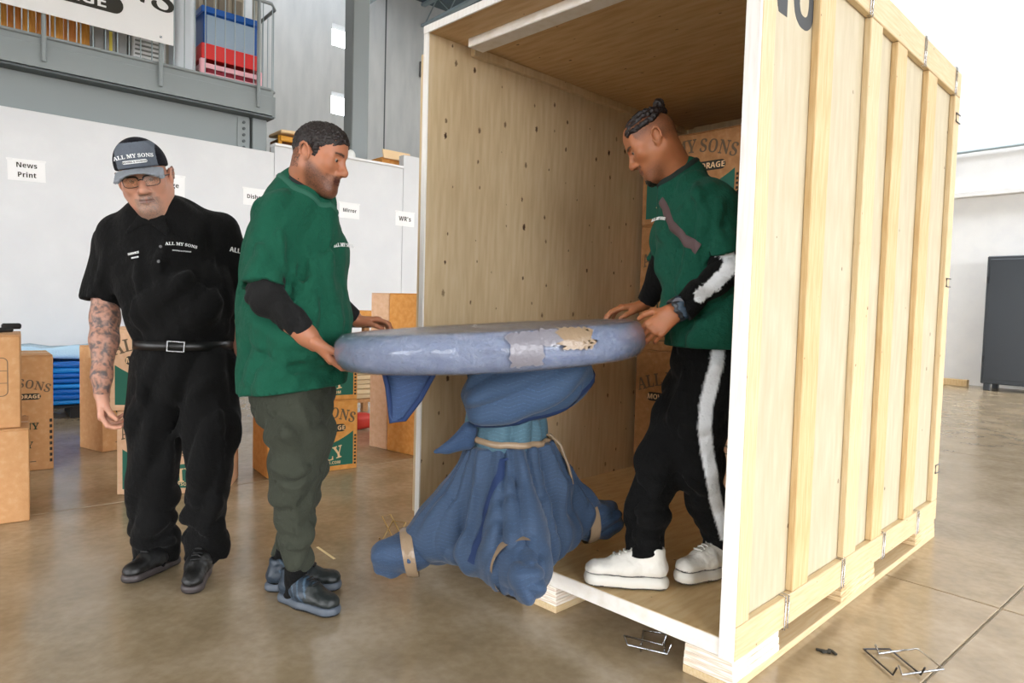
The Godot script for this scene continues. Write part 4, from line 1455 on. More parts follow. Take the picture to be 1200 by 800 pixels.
# disc with a rounded rim; rough lumps its surface
func disc(r: float, half: float, y0: float, rough: float, seed_: int, crease := 0.0) -> ArrayMesh:
	var n := noise(5.0, seed_, 3)
	var creases := crinkle_noise()
	creases.frequency = 6.0
	creases.domain_warp_amplitude = 0.12
	creases.domain_warp_frequency = 6.0
	creases.seed = seed_
	var prof := [Vector2(0, half)]
	for k in 24: prof.append(Vector2(r * (k + 1) * 0.0365, half))
	for k in 17:
		var a := PI / 2 - PI * k / 16
		prof.append(Vector2(r - 0.05 + 0.05 * cos(a), half * (sin(a) if absf(sin(a)) < 0.9 else signf(sin(a)) * 0.96)))
	prof.append_array([Vector2(r * 0.9, -half), Vector2(r * 0.5, -half), Vector2(0, -half)])
	var st := SurfaceTool.new()
	st.begin(Mesh.PRIMITIVE_TRIANGLES)
	st.set_smooth_group(0)
	var sides := 280
	var rings := []
	for p in prof:
		var ring := []
		for k in sides:
			var a := TAU * k / sides
			var v := Vector3(p.x * cos(a), p.y + y0, p.x * sin(a))
			var e := (n.get_noise_3dv(v * Vector3(1, 2.5, 1)) * 0.7 + (creases.get_noise_3dv(v * Vector3(1, 1.6, 1)) - 0.3) * crease) * rough
			v += Vector3(cos(a), 0, sin(a)) * e if p.x > r * 0.92 else Vector3(0, signf(p.y) * e, 0)
			ring.append(v)
		rings.append(ring)
	for i in rings.size() - 1:
		for k in sides:
			var k1 := (k + 1) % sides
			for v in [rings[i][k], rings[i + 1][k1], rings[i + 1][k], rings[i][k], rings[i][k1], rings[i + 1][k1]]: st.add_vertex(v)
	st.index()
	st.generate_normals()
	return st.commit()


# a patch laid over a disc's rim: angle from the camera side towards the lifted end, width in radians, from height a to b, with uneven edges
func rim_patch(r: float, half: float, ang: float, wide: float, a: float, b: float, seed_: int) -> ArrayMesh:
	var st := SurfaceTool.new()
	st.begin(Mesh.PRIMITIVE_TRIANGLES)
	st.set_smooth_group(0)
	var nz := noise(1.0, seed_, 2)
	var g := []
	for i in 13:
		var row := []
		for k in 9:
			var t := PI / 2 - ang + wide * (0.5 - i / 12.0) * (1.0 + 0.5 * nz.get_noise_2d(k * 0.5, 3.0))
			var y := lerpf(a, b, k / 8.0) + 0.012 * nz.get_noise_2d(i * 0.5, 9.0)
			var s := asin(clampf(y / half, -0.98, 0.98))
			var rad := r - 0.05 + 0.0535 * cos(s)
			row.append(Vector3(rad * cos(t), y, rad * sin(t)))
		g.append(row)
	for i in 12:
		for k in 8:
			for v in [g[i][k], g[i][k + 1], g[i + 1][k + 1], g[i][k], g[i + 1][k + 1], g[i + 1][k]]: st.add_vertex(v)
	st.index()
	st.generate_normals()
	return st.commit()


# a flat band bent to a slightly crumpled ring round an axis
func hoop(c: Vector3, axis: Vector3, r: float, wide: float, thick := 0.002) -> ArrayMesh:
	axis = axis.normalized()
	var x := axis.cross(Vector3.UP if absf(axis.y) < 0.8 else Vector3.RIGHT).normalized()
	var z := x.cross(axis)
	var n := noise(1.0, 7, 2)
	var st := SurfaceTool.new()
	st.begin(Mesh.PRIMITIVE_TRIANGLES)
	st.set_smooth_group(0)
	var rings := []
	for k in 36:
		var a := TAU * k / 36
		var ring := []
		for q in [[1, 1], [1, -1], [0, -1], [0, 1]]:
			var rr: float = r + q[0] * thick + n.get_noise_2d(cos(a) * 3, sin(a) * 3 + q[1]) * r * 0.05
			ring.append(c + (x * cos(a) + z * sin(a)) * rr + axis * (q[1] * wide / 2 + n.get_noise_2d(cos(a) * 2 + 9, sin(a) * 2) * 0.012))
		rings.append(ring)
	for k in 36:
		var a: Array = rings[k]
		var b: Array = rings[(k + 1) % 36]
		for q in 4:
			var q1 := (q + 1) % 4
			for v in [a[q], b[q], b[q1], a[q], b[q1], a[q1]]: st.add_vertex(v)
	st.index()
	st.generate_normals()
	return st.commit()


func corner_blob() -> Field:
	var f := Field.new()
	f.bone(Vector3(-0.10, -0.345, 0.08), Vector3(-0.215, -0.375, 0.09), 0.03, 0.008, 0.02)
	f.bone(Vector3(-0.09, -0.30, 0.09), Vector3(-0.17, -0.365, 0.09), 0.03, 0.012, 0.03)
	return f


# a hanging piece of cloth between a straight top edge and a free hem, given its thickness and a light swell
func sheet(a: Vector3, b: Vector3, hem: Array, t: float) -> ArrayMesh:
	var st := SurfaceTool.new()
	st.begin(Mesh.PRIMITIVE_TRIANGLES)
	st.set_smooth_group(0)
	var c := Curve3D.new()
	for p in hem: c.add_point(p)
	var n := (b - a).cross(Vector3.DOWN).normalized()
	var g := []
	for i in 17:
		var u := i / 16.0
		var low := c.sample_baked(u * c.get_baked_length())
		var row := []
		for k in 9:
			var v := k / 8.0
			row.append(a.lerp(b, u).lerp(low, v) + n * (0.015 * sin(v * PI) + 0.006 * sin(u * 14.0) * v))
		g.append(row)
	for s in [1.0, -1.0]:
		for i in 16:
			for k in 8:
				var q := [g[i][k], g[i + 1][k], g[i + 1][k + 1], g[i][k + 1]].map(func(p): return p + n * t / 2 * s)
				for v in ([q[0], q[2], q[1], q[0], q[3], q[2]] if s < 0 else [q[0], q[1], q[2], q[0], q[2], q[3]]): st.add_vertex(v)
	st.index()
	st.generate_normals()
	return st.commit()


# ---------------------------------------------------------------- small things on the floor, and the locker

func wire_clip(label: String, at: Vector3, turn: float, w: float, d: float, m: Material, lean := 0.0) -> void:
	var o := thing("wire_clip", label, "clip", Transform3D(Basis(Vector3.UP, turn), at), "loose crate clips on the floor")
	var h := Vector3(0, lean, 0)
	add_tube(o, "wire", [Vector3(-w / 2, 0.035, d * 0.1), Vector3(-w / 2, 0.004, 0), Vector3(-w / 2, 0.004, -d) + h, Vector3(w / 2, 0.004, -d) + h, Vector3(w / 2, 0.004, 0), Vector3(w / 2, 0.035, d * 0.1)], 0.0032, m, 7)


func small_things() -> void:
	wire_clip("bright wire clip on the floor under the crate's front edge", Vector3(1.27, 0, -0.02), 0.55, 0.075, 0.15, M.wire)
	wire_clip("second wire clip crossing another under the crate's front edge", Vector3(1.29, 0.006, -0.06), 2.4, 0.06, 0.13, M.wire, 0.03)
	wire_clip("silver wire clip lying on the floor joint right of the crate, farther of the pair", Vector3(1.825, 0, -0.54), -0.75, 0.13, 0.13, M.wire, 0.02)
	wire_clip("dark wire clip overlapping the silver one right of the crate", Vector3(1.885, 0.004, -0.50), 0.85, 0.09, 0.16, M.wire_dark)
	wire_clip("brass-toned wire clip on the floor left of the wrapped table foot", Vector3(-0.13, 0, 0.06), 0.5, 0.07, 0.12, flat(Color(0.80, 0.68, 0.45), 0.35, 1.0), 0.07)
	wire_clip("second brass-toned wire clip standing beside the crate's left edge", Vector3(-0.155, 0, -0.02), 1.6, 0.05, 0.10, flat(Color(0.80, 0.68, 0.45), 0.35, 1.0), 0.09)
	var strip := thing("paper_strip", "short cream paper strip lying on the floor behind the left mover's shoe", "strip", Transform3D(Basis(Vector3.UP, -0.09), Vector3(-0.22, 0.0012, 0.326)))
	add_box(strip, "strip", Vector3.ZERO, Vector3(0.18, 0.002, 0.012), flat(Color(0.95, 0.86, 0.66)), 0.0005)
	var chip := thing("wood_chip", "small dark scrap on the floor beside the crate's right runner", "scrap", Transform3D(Basis(Vector3.UP, 0.4), Vector3(1.655, 0, -0.47)))
	for k in 4: add_box(chip, "splinter", Vector3(-0.02 + k * 0.013, 0.004, 0.006 * sin(k * 2.0)), Vector3(0.03, 0.006, 0.012), M.ink, 0.002, Basis(Vector3.UP, k * 0.7))
	# dark steel locker by the end wall
	var lk := thing("steel_locker", "dark grey steel cabinet on short legs by the white end wall at right", "cabinet", hall * Transform3D(Basis(), Vector3(5.45, 0, -12.14)))
	var dark := flat(Color(0.20, 0.22, 0.24), 0.32, 0.3)
	add_box(lk, "body", Vector3(0, 1.12, 0), Vector3(1.3, 2.02, 0.6), dark, 0.012)
	for s in [-1, 1]:
		var door := add_box(lk, "door", Vector3(s * 0.31, 1.13, 0.305), Vector3(0.60, 1.90, 0.02), dark, 0.006)
		add_box(door, "handle", Vector3(-s * 0.22, -0.1, 0.02), Vector3(0.025, 0.16, 0.03), M.wire_dark, 0.005)
		for z in [-0.24, 0.24]: add_box(lk, "leg", Vector3(s * 0.57, 0.056, z), Vector3(0.09, 0.112, 0.06), dark, 0.004)
	for y in [0.5, 1.75]: add_tube(lk, "hinge", [Vector3(-0.63, y - 0.05, 0.315), Vector3(-0.63, y + 0.05, 0.315)], 0.012, M.black, 8)
	var tb := thing("timber_piece", "short yellow timber on the floor along the white end wall", "timber", hall * Transform3D(Basis(), Vector3(4.15, 0, -12.25)))
	add_box(tb, "timber", Vector3(0, 0.055, 0), Vector3(0.75, 0.11, 0.12), M.board_up_dark, 0.006)


# ---------------------------------------------------------------- people

const ALONG := Vector3(0.702, 0, -0.712)     # from the left mover to the right mover
const SIDE := Vector3(0.712, 0, 0.702)       # square to it, towards the open floor
var jobs := []
var upper_of := {}
var slot := {}
var nets := []
var grain := noise(260.0, 80, 2)
var blotch := noise(28.0, 81, 3)


func queue(key: String, f: Field, cell: float, limit := AABB()) -> void:
	slot[key] = jobs.size()
	jobs.append([f, cell, limit])


func got(key: String) -> Array:
	return nets[slot[key]]


func people() -> void:
	capped_man_fields()
	left_mover_fields()
	right_mover_fields()
	nets = run_nets(jobs)
	cloth_materials()
	capped_man()
	left_mover()
	right_mover()


func lin(c: Color) -> Color:
	return c.srgb_to_linear()


func cloth(rough := 0.85, weave := 0.38) -> StandardMaterial3D:
	var m := flat(Color.WHITE, rough)
	m.vertex_color_use_as_albedo = true
	if not M.has("wrinkle"):
		var n := noise(0.011, 84, 3)
		n.fractal_type = FastNoiseLite.FRACTAL_RIDGED
		n.fractal_gain = 0.35
		n.domain_warp_enabled = true
		n.domain_warp_amplitude = 35.0
		M.wrinkle = noise_tex(n, null, 1024, 30.0)
	m.normal_enabled = true
	m.normal_texture = M.wrinkle
	m.normal_scale = weave
	m.metallic_specular = 0.25
	m.uv1_triplanar = true
	m.uv1_scale = Vector3(2.4, 1.5, 2.4)
	return m


func cloth_materials() -> void:
	M.cloth = cloth()
	M.cloth.rim_enabled = true
	M.cloth.rim = 0.06
	M.skin = flat(Color.WHITE, 0.48)
	M.skin.vertex_color_use_as_albedo = true
	M.skin.subsurf_scatter_enabled = true
	M.skin.subsurf_scatter_strength = 0.08
	M.hair = flat(Color.WHITE, 0.55)
	M.hair.vertex_color_use_as_albedo = true
	M.rubber = flat(Color.WHITE, 0.5)
	M.rubber.vertex_color_use_as_albedo = true
	M.eye = flat(Color(0.58, 0.54, 0.50), 0.2)
	M.iris = flat(Color(0.10, 0.06, 0.04), 0.15)


# a head in its own axes: x to the person's left, y up, z to where the face points; origin between the ears
func head_field(h: Transform3D, s: float, neck: Vector3, neck_r := 0.058, jaw := 1.0, nose := 1.0) -> Field:
	var f := Field.new()
	var t := h.basis.orthonormalized()
	var at := func(x: float, y: float, z: float) -> Vector3: return h * (Vector3(x, y, z) * s)
	f.ball(at.call(0, 0.030, -0.010), Vector3(0.075, 0.083, 0.090) * s, 0.03, t)
	f.ball(at.call(0, -0.030, 0.022), Vector3(0.062 * jaw, 0.082, 0.062) * s, 0.04, t)
	f.ball(at.call(0, 0.052, 0.030), Vector3(0.061, 0.052, 0.055) * s, 0.03, t)
	for q in [-1, 1]:
		f.bone(at.call(q * 0.050 * jaw, -0.050, -0.002), at.call(q * 0.016, -0.105, 0.060), 0.027 * s, 0.021 * s, 0.03)
		f.ball(at.call(q * 0.043, -0.018, 0.056), Vector3(0.024, 0.020, 0.020) * s, 0.03, t)
		f.bone(at.call(q * 0.012, 0.024, 0.080), at.call(q * 0.042, 0.024, 0.064), 0.011 * s, 0.009 * s, 0.018)
		f.ball(at.call(q * 0.031, 0.004, 0.088), Vector3(0.019, 0.0125, 0.012) * s, 0.012, t, 1)
		f.ball(at.call(q * 0.030, 0.003, 0.068), Vector3(0.0135, 0.0135, 0.0135) * s, 0.004, t)
		f.bone(at.call(q * 0.018, 0.008, 0.081), at.call(q * 0.044, 0.007, 0.071), 0.0045 * s, 0.0045 * s, 0.006)
		f.ball(at.call(q * 0.013, -0.041, 0.089), Vector3(0.010, 0.009, 0.011) * s, 0.008, t)
	f.ball(at.call(0, -0.106, 0.066), Vector3(0.026, 0.020, 0.020) * s, 0.03, t)
	f.bone(at.call(0, 0.012, 0.081), at.call(0, -0.030, 0.099 + 0.004 * nose), 0.0085 * s, 0.0115 * s * nose, 0.014)
	f.ball(at.call(0, -0.036, 0.101 + 0.003 * nose), Vector3(0.0135 * nose, 0.012, 0.013) * s, 0.01, t)
	f.ball(at.call(0, -0.066, 0.072), Vector3(0.030, 0.024, 0.018) * s, 0.02, t)
	for q in [-1, 1]:
		f.ball(at.call(q * 0.0075, -0.048, 0.099), Vector3(0.0042, 0.003, 0.005) * s, 0.004, t, 1)
		f.bone(at.call(0, -0.0655, 0.089), at.call(q * 0.022, -0.070, 0.079), 0.0046 * s, 0.003 * s, 0.006)
		f.bone(at.call(0, -0.0775, 0.088), at.call(q * 0.019, -0.074, 0.080), 0.0056 * s, 0.0035 * s, 0.006)
		f.bone(at.call(0, -0.0715, 0.096), at.call(q * 0.024, -0.0718, 0.083), 0.0022 * s, 0.0018 * s, 0.003, 1.0, Vector3.ZERO, 0, 1)
		f.bone(at.call(q * 0.050, -0.030, -0.030), neck.lerp(h.origin, 0.15), 0.024 * s, 0.030, 0.04)
	f.bone(at.call(0, -0.045, -0.022), neck, neck_r, neck_r * 1.08, 0.04)
	f.bone(at.call(0, -0.085, 0.02), neck + t.z * 0.02, 0.03 * s, 0.045, 0.04)
	for q in [-1, 1]:
		# ear: plate, rim and hollow
		f.ball(at.call(q * 0.084, -0.004, -0.016), Vector3(0.009, 0.031, 0.018) * s, 0.006, t * Basis(Vector3.RIGHT, -0.2) * Basis(Vector3.UP, q * 0.35))
		var rim := []
		for k in 8:
			var a := lerpf(-0.9, 3.6, k / 7.0)
			rim.append(at.call(q * (0.0905 + 0.005 * cos(a - 2.2)), -0.001 + 0.028 * sin(a), -0.0165 + 0.0165 * cos(a) - 0.006 * sin(a)))
		f.chain(rim, [0.0045 * s, 0.0045 * s, 0.0042 * s, 0.0042 * s, 0.0042 * s, 0.0042 * s, 0.0042 * s, 0.0045 * s], 0.004)
		f.ball(at.call(q * 0.097, -0.001, -0.011), Vector3(0.0105, 0.019, 0.0105) * s, 0.003, t * Basis(Vector3.RIGHT, -0.2), 1)
		f.bone(at.call(q * 0.078, -0.030, -0.004), at.call(q * 0.079, -0.022, -0.006), 0.007 * s, 0.008 * s, 0.006)
	return f


func head_box(h: Transform3D, low: float) -> AABB:
	return AABB(h.origin - Vector3(0.22, low, 0.22), Vector3(0.44, low + 0.22, 0.44))


# a hand: fingers bend from the back of the hand towards the palm
func hand_field(wrist: Vector3, fingers: Vector3, back: Vector3, thumb: Vector3, bend: Array, s := 1.0, thumb_bend := 0.3, thumb_out := 0.6, arm := Vector3.ZERO, wrist_r := 0.027) -> Field:
	var y := fingers.normalized()
	var z := (back - y * back.dot(y)).normalized()
	var x := y.cross(z)
	if x.dot(thumb) < 0: x = -x
	var f := Field.new()
	var at := func(a: float, b: float, c: float) -> Vector3: return wrist + (x * a + y * b + z * c) * s
	var roots := [Vector3(0.030, 0.090, 0.0), Vector3(0.010, 0.095, 0.003), Vector3(-0.011, 0.090, 0.002), Vector3(-0.030, 0.080, -0.003)]
	var lens := [[0.042, 0.025, 0.019], [0.046, 0.029, 0.021], [0.042, 0.027, 0.020], [0.033, 0.020, 0.017]]
	if arm != Vector3.ZERO: f.bone(arm, wrist, wrist_r * 1.12, wrist_r * 0.96, 0.02, 0.8, back)
	for i in 4:
		var r: Vector3 = roots[i]
		f.bone(at.call(r.x * 0.62, 0.006, 0.0), at.call(r.x, r.y, r.z), 0.0155 * s, 0.0112 * s, 0.016)
		f.bone(at.call(r.x, r.y - 0.008, r.z + 0.004), at.call(r.x, r.y + 0.002, r.z + 0.004), 0.0088 * s, 0.0088 * s, 0.005)
	f.bone(at.call(0.014, 0.03, -0.008), at.call(-0.012, 0.03, -0.008), 0.014 * s, 0.014 * s, 0.015)
	for i in 4:
		var r: Vector3 = roots[i]
		var p: Vector3 = at.call(r.x, r.y, r.z)
		var ang := 0.0
		var fan := (1.5 - i) * 0.05
		for k in 3:
			ang += bend[i][k]
			var q: Vector3 = p + ((y * cos(fan) + x * sin(fan)) * cos(ang) - z * sin(ang)) * lens[i][k] * s
			var r0: float = [0.0098, 0.0088, 0.0080][k] * (0.86 if i == 3 else 1.0)
			f.bone(p, q, r0 * s, r0 * 0.9 * s, 0.0035)
			p = q
	# thumb from the side of the palm near its base
	var t0: Vector3 = at.call(0.018, 0.018, -0.006)
	var d1 := (x * sin(thumb_out) + y * cos(thumb_out) - z * 0.35).normalized()
	var t1 := t0 + d1 * 0.045 * s
	var d2 := (d1.lerp(y, 0.45) - z * thumb_bend * 0.6).normalized()
	var t2 := t1 + d2 * 0.034 * s
	var d3 := (d2.lerp(y - x * 0.2, 0.4) - z * thumb_bend).normalized()
	f.bone(t0, t1, 0.0175 * s, 0.0125 * s, 0.014)
	f.bone(t1, t2, 0.0118 * s, 0.0105 * s, 0.004)
	f.bone(t2, t2 + d3 * 0.026 * s, 0.0105 * s, 0.0085 * s, 0.004)
	return f


# upper and sole of a shoe in its own axes: z from heel to toe, y up, origin under the heel
func shoe_frame(heel: Vector3, toe: Vector3) -> Transform3D:
	var z := (toe - heel).normalized()
	var x := Vector3.UP.cross(z).normalized()
	return Transform3D(Basis(x, z.cross(x), z), heel)


func shoe_fields(key: String, t: Transform3D, l: float, sole: float, tall := 0.10, wide := 1.0) -> void:
	var f := Field.new()
	var at := func(x: float, y: float, z: float) -> Vector3: return t * Vector3(x * wide, y, z * l / 0.29)
	var up := t.basis.y
	f.bone(at.call(0, sole + 0.026, 0.040), at.call(0, sole + 0.028, 0.14), 0.036 * wide, 0.042 * wide, 0.03, 0.85, up)
	f.bone(at.call(0, sole + 0.026, 0.14), at.call(0.004, sole + 0.018, 0.245), 0.042 * wide, 0.038 * wide, 0.03, 0.72, up)
	f.bone(at.call(0, sole + 0.045, 0.048), at.call(0, sole + tall - 0.02, 0.050), 0.036, 0.038, 0.03)
	f.bone(at.call(0, sole + tall - 0.03, 0.075), at.call(0, sole + 0.045, 0.175), 0.030, 0.024, 0.03)
	f.ball(at.call(0, sole + tall + 0.012, 0.050), Vector3(0.032, 0.026, 0.036), 0.008, t.basis.orthonormalized(), 1)
	f.plane(t * Vector3(0, sole + 0.003, 0), -up, 0.004)
	f.lumps(0.0025, 30.0, 5)
	upper_of[key] = f
	queue(key + "_upper", f, 0.0042)
	var g := Field.new()
	g.bone(at.call(0, sole * 0.5, 0.036), at.call(0, sole * 0.5, 0.13), 0.040 * wide, 0.041 * wide, 0.02, 0.8, up)
	g.bone(at.call(0, sole * 0.5, 0.13), at.call(0.004, sole * 0.62, 0.245), 0.041 * wide, 0.042 * wide, 0.02, 0.8, up)
	g.plane(t * Vector3(0, 0.0015, 0), -up, 0.004)
	g.plane(t * Vector3(0, sole + 0.006, 0), up, 0.004)
	queue(key + "_sole", g, 0.0042)


func shoe(who: Node, called: String, key: String, t: Transform3D, l: float, sole: float, tall: float, upper: Callable, sole_c: Color, lace: Material, laces := 5) -> void:
	var o := put(who, called, net([got(key + "_upper")], upper), M.rubber)
	put(o, "sole", net([got(key + "_sole")], func(p: Vector3, _n: Vector3) -> Color:
		return lin(Color(0.07, 0.07, 0.08)) if (t.affine_inverse() * p).y < 0.009 else lin(sole_c)), M.rubber)
	var f: Field = upper_of[key]
	for k in laces:
		var z := (0.178 - k * 0.0165) * l / 0.29
		var y := sole + 0.05 + k * 0.012
		var path := []
		for j in 5:
			var x := (j - 2) * 0.0115
			var q := onto(f, t * Vector3(x, y + 0.03, z + 0.012 + 0.004 * sin(k * 3.0 + j)))
			path.append(q + slope(f, q) * 0.0035)
		add_tube(o, "lace", path, 0.0034, lace, 6)


# lettering that lies on a garment: p near the cloth, right is the reading direction
func stitched(who: Node, f: Field, s: String, cap: float, p: Vector3, right: Vector3, m: Material, arc := 0.0, face := "Droid Sans") -> void:
	var q := onto(f, p)
	var n := slope(f, q)
	var x := (right - n * right.dot(n)).normalized()
	lettering(who, s, cap, m, Transform3D(Basis(x, n.cross(x), n), q + n * 0.004), face, arc, 1.1, "lettering", true, 0.002)


func mixed(a: Color, b: Color, t: float) -> Color:
	return a.lerp(b, clampf(t, 0.0, 1.0))


# skin with ruddy blotches
func skin_at(base: Color, p: Vector3) -> Color:
	var v := blotch.get_noise_3dv(p)
	return Color(base.r * (1.0 + 0.10 * v), base.g * (1.0 + 0.04 * v), base.b * (1.0 + 0.03 * v))


# ---- the capped man, walking towards the open floor

var head_a := Transform3D()
const CHEST := Vector3(0.87, 0, 0.49)
var shirt_a: Field
var sole_a := [shoe_frame(Vector3(-0.538, 0.001, 0.850), Vector3(-0.394, 0.011, 1.088)), shoe_frame(Vector3(-0.389, 0.028, 0.782), Vector3(-0.198, 0.006, 0.904))]

func capped_man_fields() -> void:
	var up := (Vector3.UP * 0.97 - ALONG * 0.20 + SIDE * 0.05).normalized()
	var face := (SIDE * 0.90 + ALONG * 0.33 - Vector3.UP * 0.25).normalized()
	var x := up.cross(face).normalized()
	head_a = Transform3D(Basis(x, face.cross(x), face), Vector3(-0.457, 1.582, 0.997))
	var neck := Vector3(-0.474, 1.434, 0.939)
	queue("a_head", head_field(head_a, 1.06, neck, 0.064, 1.10, 1.15), 0.0031, head_box(head_a, 0.27))
	# bare body, mostly inside the clothes
	var b := Field.new()
	b.chain([Vector3(-0.508, 1.390, 0.919), Vector3(-0.485, 1.254, 0.877), Vector3(-0.443, 1.081, 0.861), Vector3(-0.452, 0.872, 0.857)], [0.12, 0.15, 0.16, 0.13], 0.05, 0.75, SIDE)
	b.chain([Vector3(-0.520, 0.852, 0.927), Vector3(-0.477, 0.439, 0.956), Vector3(-0.530, 0.054, 0.923)], [0.08, 0.055, 0.04], 0.04)
	b.chain([Vector3(-0.390, 0.856, 0.781), Vector3(-0.330, 0.462, 0.805), Vector3(-0.361, 0.102, 0.806)], [0.08, 0.055, 0.04], 0.04)
	b.chain([Vector3(-0.638, 1.333, 1.055), Vector3(-0.656, 1.125, 1.088)], [0.05, 0.045], 0.03)
	b.chain([Vector3(-0.403, 1.385, 0.727), Vector3(-0.387, 1.141, 0.643)], [0.05, 0.045], 0.03)
	queue("a_body", b, 0.013)
	var arm := Field.new()
	arm.chain([Vector3(-0.655, 1.159, 1.085), Vector3(-0.639, 1.032, 1.092), Vector3(-0.620, 0.943, 1.100), Vector3(-0.580, 0.803, 1.119), Vector3(-0.564, 0.730, 1.123)], [0.052, 0.050, 0.049, 0.034, 0.029], 0.03)
	queue("a_arm", arm, 0.0045)
	queue("a_hand", hand_field(Vector3(-0.565, 0.737, 1.123), Vector3.DOWN + ALONG * 0.12 + SIDE * 0.1, -ALONG + SIDE * 0.35, SIDE + ALONG * 0.3, [[0.5, 0.7, 0.4], [0.65, 0.8, 0.5], [0.75, 0.9, 0.5], [0.8, 0.9, 0.5]], 1.04, 0.5, 0.45, Vector3(-0.580, 0.803, 1.119), 0.031), 0.0031)
	var arm2 := Field.new()
	arm2.chain([Vector3(-0.397, 1.231, 0.647), Vector3(-0.398, 1.123, 0.627), Vector3(-0.374, 0.961, 0.643), Vector3(-0.356, 0.854, 0.661)], [0.047, 0.045, 0.036, 0.029], 0.03)
	queue("a_arm2", arm2, 0.007)
	queue("a_hand2", hand_field(Vector3(-0.357, 0.858, 0.661), Vector3.DOWN + SIDE * 0.15, ALONG, SIDE, [[0.4, 0.5, 0.3], [0.45, 0.6, 0.4], [0.5, 0.6, 0.4], [0.5, 0.6, 0.4]], 1.0, 0.4, 0.5), 0.0036)
	# black polo shirt tucked into black trousers
	var s := Field.new()
	shirt_a = s
	s.bone(Vector3(-0.502, 1.383, 0.914), Vector3(-0.499, 1.289, 0.889), 0.165, 0.195, 0.08, 0.68, CHEST)
	s.bone(Vector3(-0.499, 1.289, 0.889), Vector3(-0.444, 1.095, 0.861), 0.195, 0.200, 0.06, 0.78, CHEST)
	s.bone(Vector3(-0.442, 1.074, 0.861), Vector3(-0.453, 0.970, 0.851), 0.200, 0.172, 0.05, 0.80, CHEST)
	s.late.append([Vector3(-0.451, 0.942, 0.851), Vector3.DOWN])
	s.bone(Vector3(-0.492, 1.396, 0.924), Vector3(-0.493, 1.349, 0.914), 0.078, 0.11, 0.05)
	s.bone(Vector3(-0.511, 1.404, 0.950), Vector3(-0.636, 1.347, 1.052), 0.054, 0.068, 0.06)
	s.bone(Vector3(-0.492, 1.418, 0.901), Vector3(-0.411, 1.399, 0.735), 0.055, 0.068, 0.06)
	s.bone(Vector3(-0.636, 1.344, 1.052), Vector3(-0.659, 1.100, 1.093), 0.072, 0.078, 0.045, 1.0, SIDE, 1)
	s.bone(Vector3(-0.413, 1.395, 0.737), Vector3(-0.400, 1.194, 0.653), 0.074, 0.074, 0.045, 1.0, SIDE, 1)
	s.bone(Vector3(-0.659, 1.135, 1.090), Vector3(-0.659, 1.080, 1.095), 0.054, 0.058, 0.006, 1.0, SIDE, 0, 1)
	s.creases(self, [
		[Vector3(-0.268, 1.317, 0.766), Vector3(-0.209, 1.177, 0.860), Vector3(-0.298, 1.043, 0.959)],
		[Vector3(-0.239, 1.223, 0.744), Vector3(-0.205, 1.099, 0.861), Vector3(-0.328, 1.003, 0.993)],
		[Vector3(-0.225, 1.135, 0.736), Vector3(-0.227, 1.033, 0.859), Vector3(-0.316, 0.980, 0.954)],
		[Vector3(-0.442, 1.284, 1.016), Vector3(-0.420, 1.145, 1.004), Vector3(-0.425, 1.019, 1.018)],
		[Vector3(-0.242, 1.274, 0.886), Vector3(-0.286, 1.148, 0.939), Vector3(-0.350, 1.061, 1.010)],
		[Vector3(-0.584, 1.277, 1.090), Vector3(-0.586, 1.201, 1.126), Vector3(-0.591, 1.124, 1.136)],
		[Vector3(-0.337, 1.335, 0.978), Vector3(-0.336, 1.277, 0.981), Vector3(-0.331, 1.218, 0.980)]], 0.012, 0.005)
	s.fold(0.030, ALONG * 0.75 + Vector3.UP * 0.6, 15.0, 5.0, 90, Vector3(-0.303, 1.100, 0.889), 0.40)
	s.fold(0.016, Vector3.UP - ALONG * 0.3, 15.0, 4.0, 91)
	queue("a_shirt", s, 0.0095)
	var c := Field.new()
	var cu := (Vector3.UP * 0.93 - ALONG * 0.06 + SIDE * 0.25).normalized()
	var last := Vector3.ZERO
	for k in 15:
		var a := lerpf(-2.85, 2.85, k / 14.0)
		var p: Vector3 = Vector3(-0.477, 1.431, 0.935) + ALONG * 0.083 * sin(a) - SIDE * 0.080 * cos(a) + Vector3.UP * (0.018 * cos(a) - 0.006)
		if k > 0: c.bone(last, p, 0.026, 0.026, 0.008, 0.32, (p - Vector3(-0.477, 1.431, 0.935)).slide(cu))
		last = p
	for q in [-1, 1]:
		c.bone(Vector3(-0.476, 1.414, 0.935) + SIDE * 0.083 + ALONG * q * 0.035, Vector3(-0.475, 1.387, 0.935) + SIDE * 0.098 + ALONG * q * 0.075 + Vector3.DOWN * 0.018, 0.026, 0.012, 0.012, 0.32, SIDE + Vector3.UP * 0.4)
	queue("a_collar", c, 0.005)
	var t := Field.new()
	t.bone(Vector3(-0.454, 0.949, 0.853), Vector3(-0.448, 0.837, 0.855), 0.172, 0.182, 0.04, 0.78, CHEST)
	t.chain([Vector3(-0.518, 0.852, 0.925), Vector3(-0.498, 0.628, 0.950), Vector3(-0.479, 0.387, 0.962), Vector3(-0.522, 0.125, 0.939)], [0.112, 0.108, 0.093, 0.088], 0.02)
	t.bone(Vector3(-0.523, 0.142, 0.939), Vector3(-0.534, 0.040, 0.929), 0.088, 0.092, 0.02, 1.0, SIDE, 1)
	t.chain([Vector3(-0.388, 0.856, 0.779), Vector3(-0.338, 0.634, 0.786), Vector3(-0.298, 0.433, 0.804), Vector3(-0.329, 0.252, 0.805)], [0.112, 0.105, 0.085, 0.078], 0.02)
	t.bone(Vector3(-0.329, 0.259, 0.805), Vector3(-0.357, 0.074, 0.804), 0.078, 0.088, 0.02, 1.0, SIDE, 1)
	t.ball(Vector3(-0.264, 0.586, 0.729), Vector3(0.024, 0.085, 0.05), 0.03)
	t.late.append([Vector3(-0.454, 0.942, 0.853), Vector3.UP])
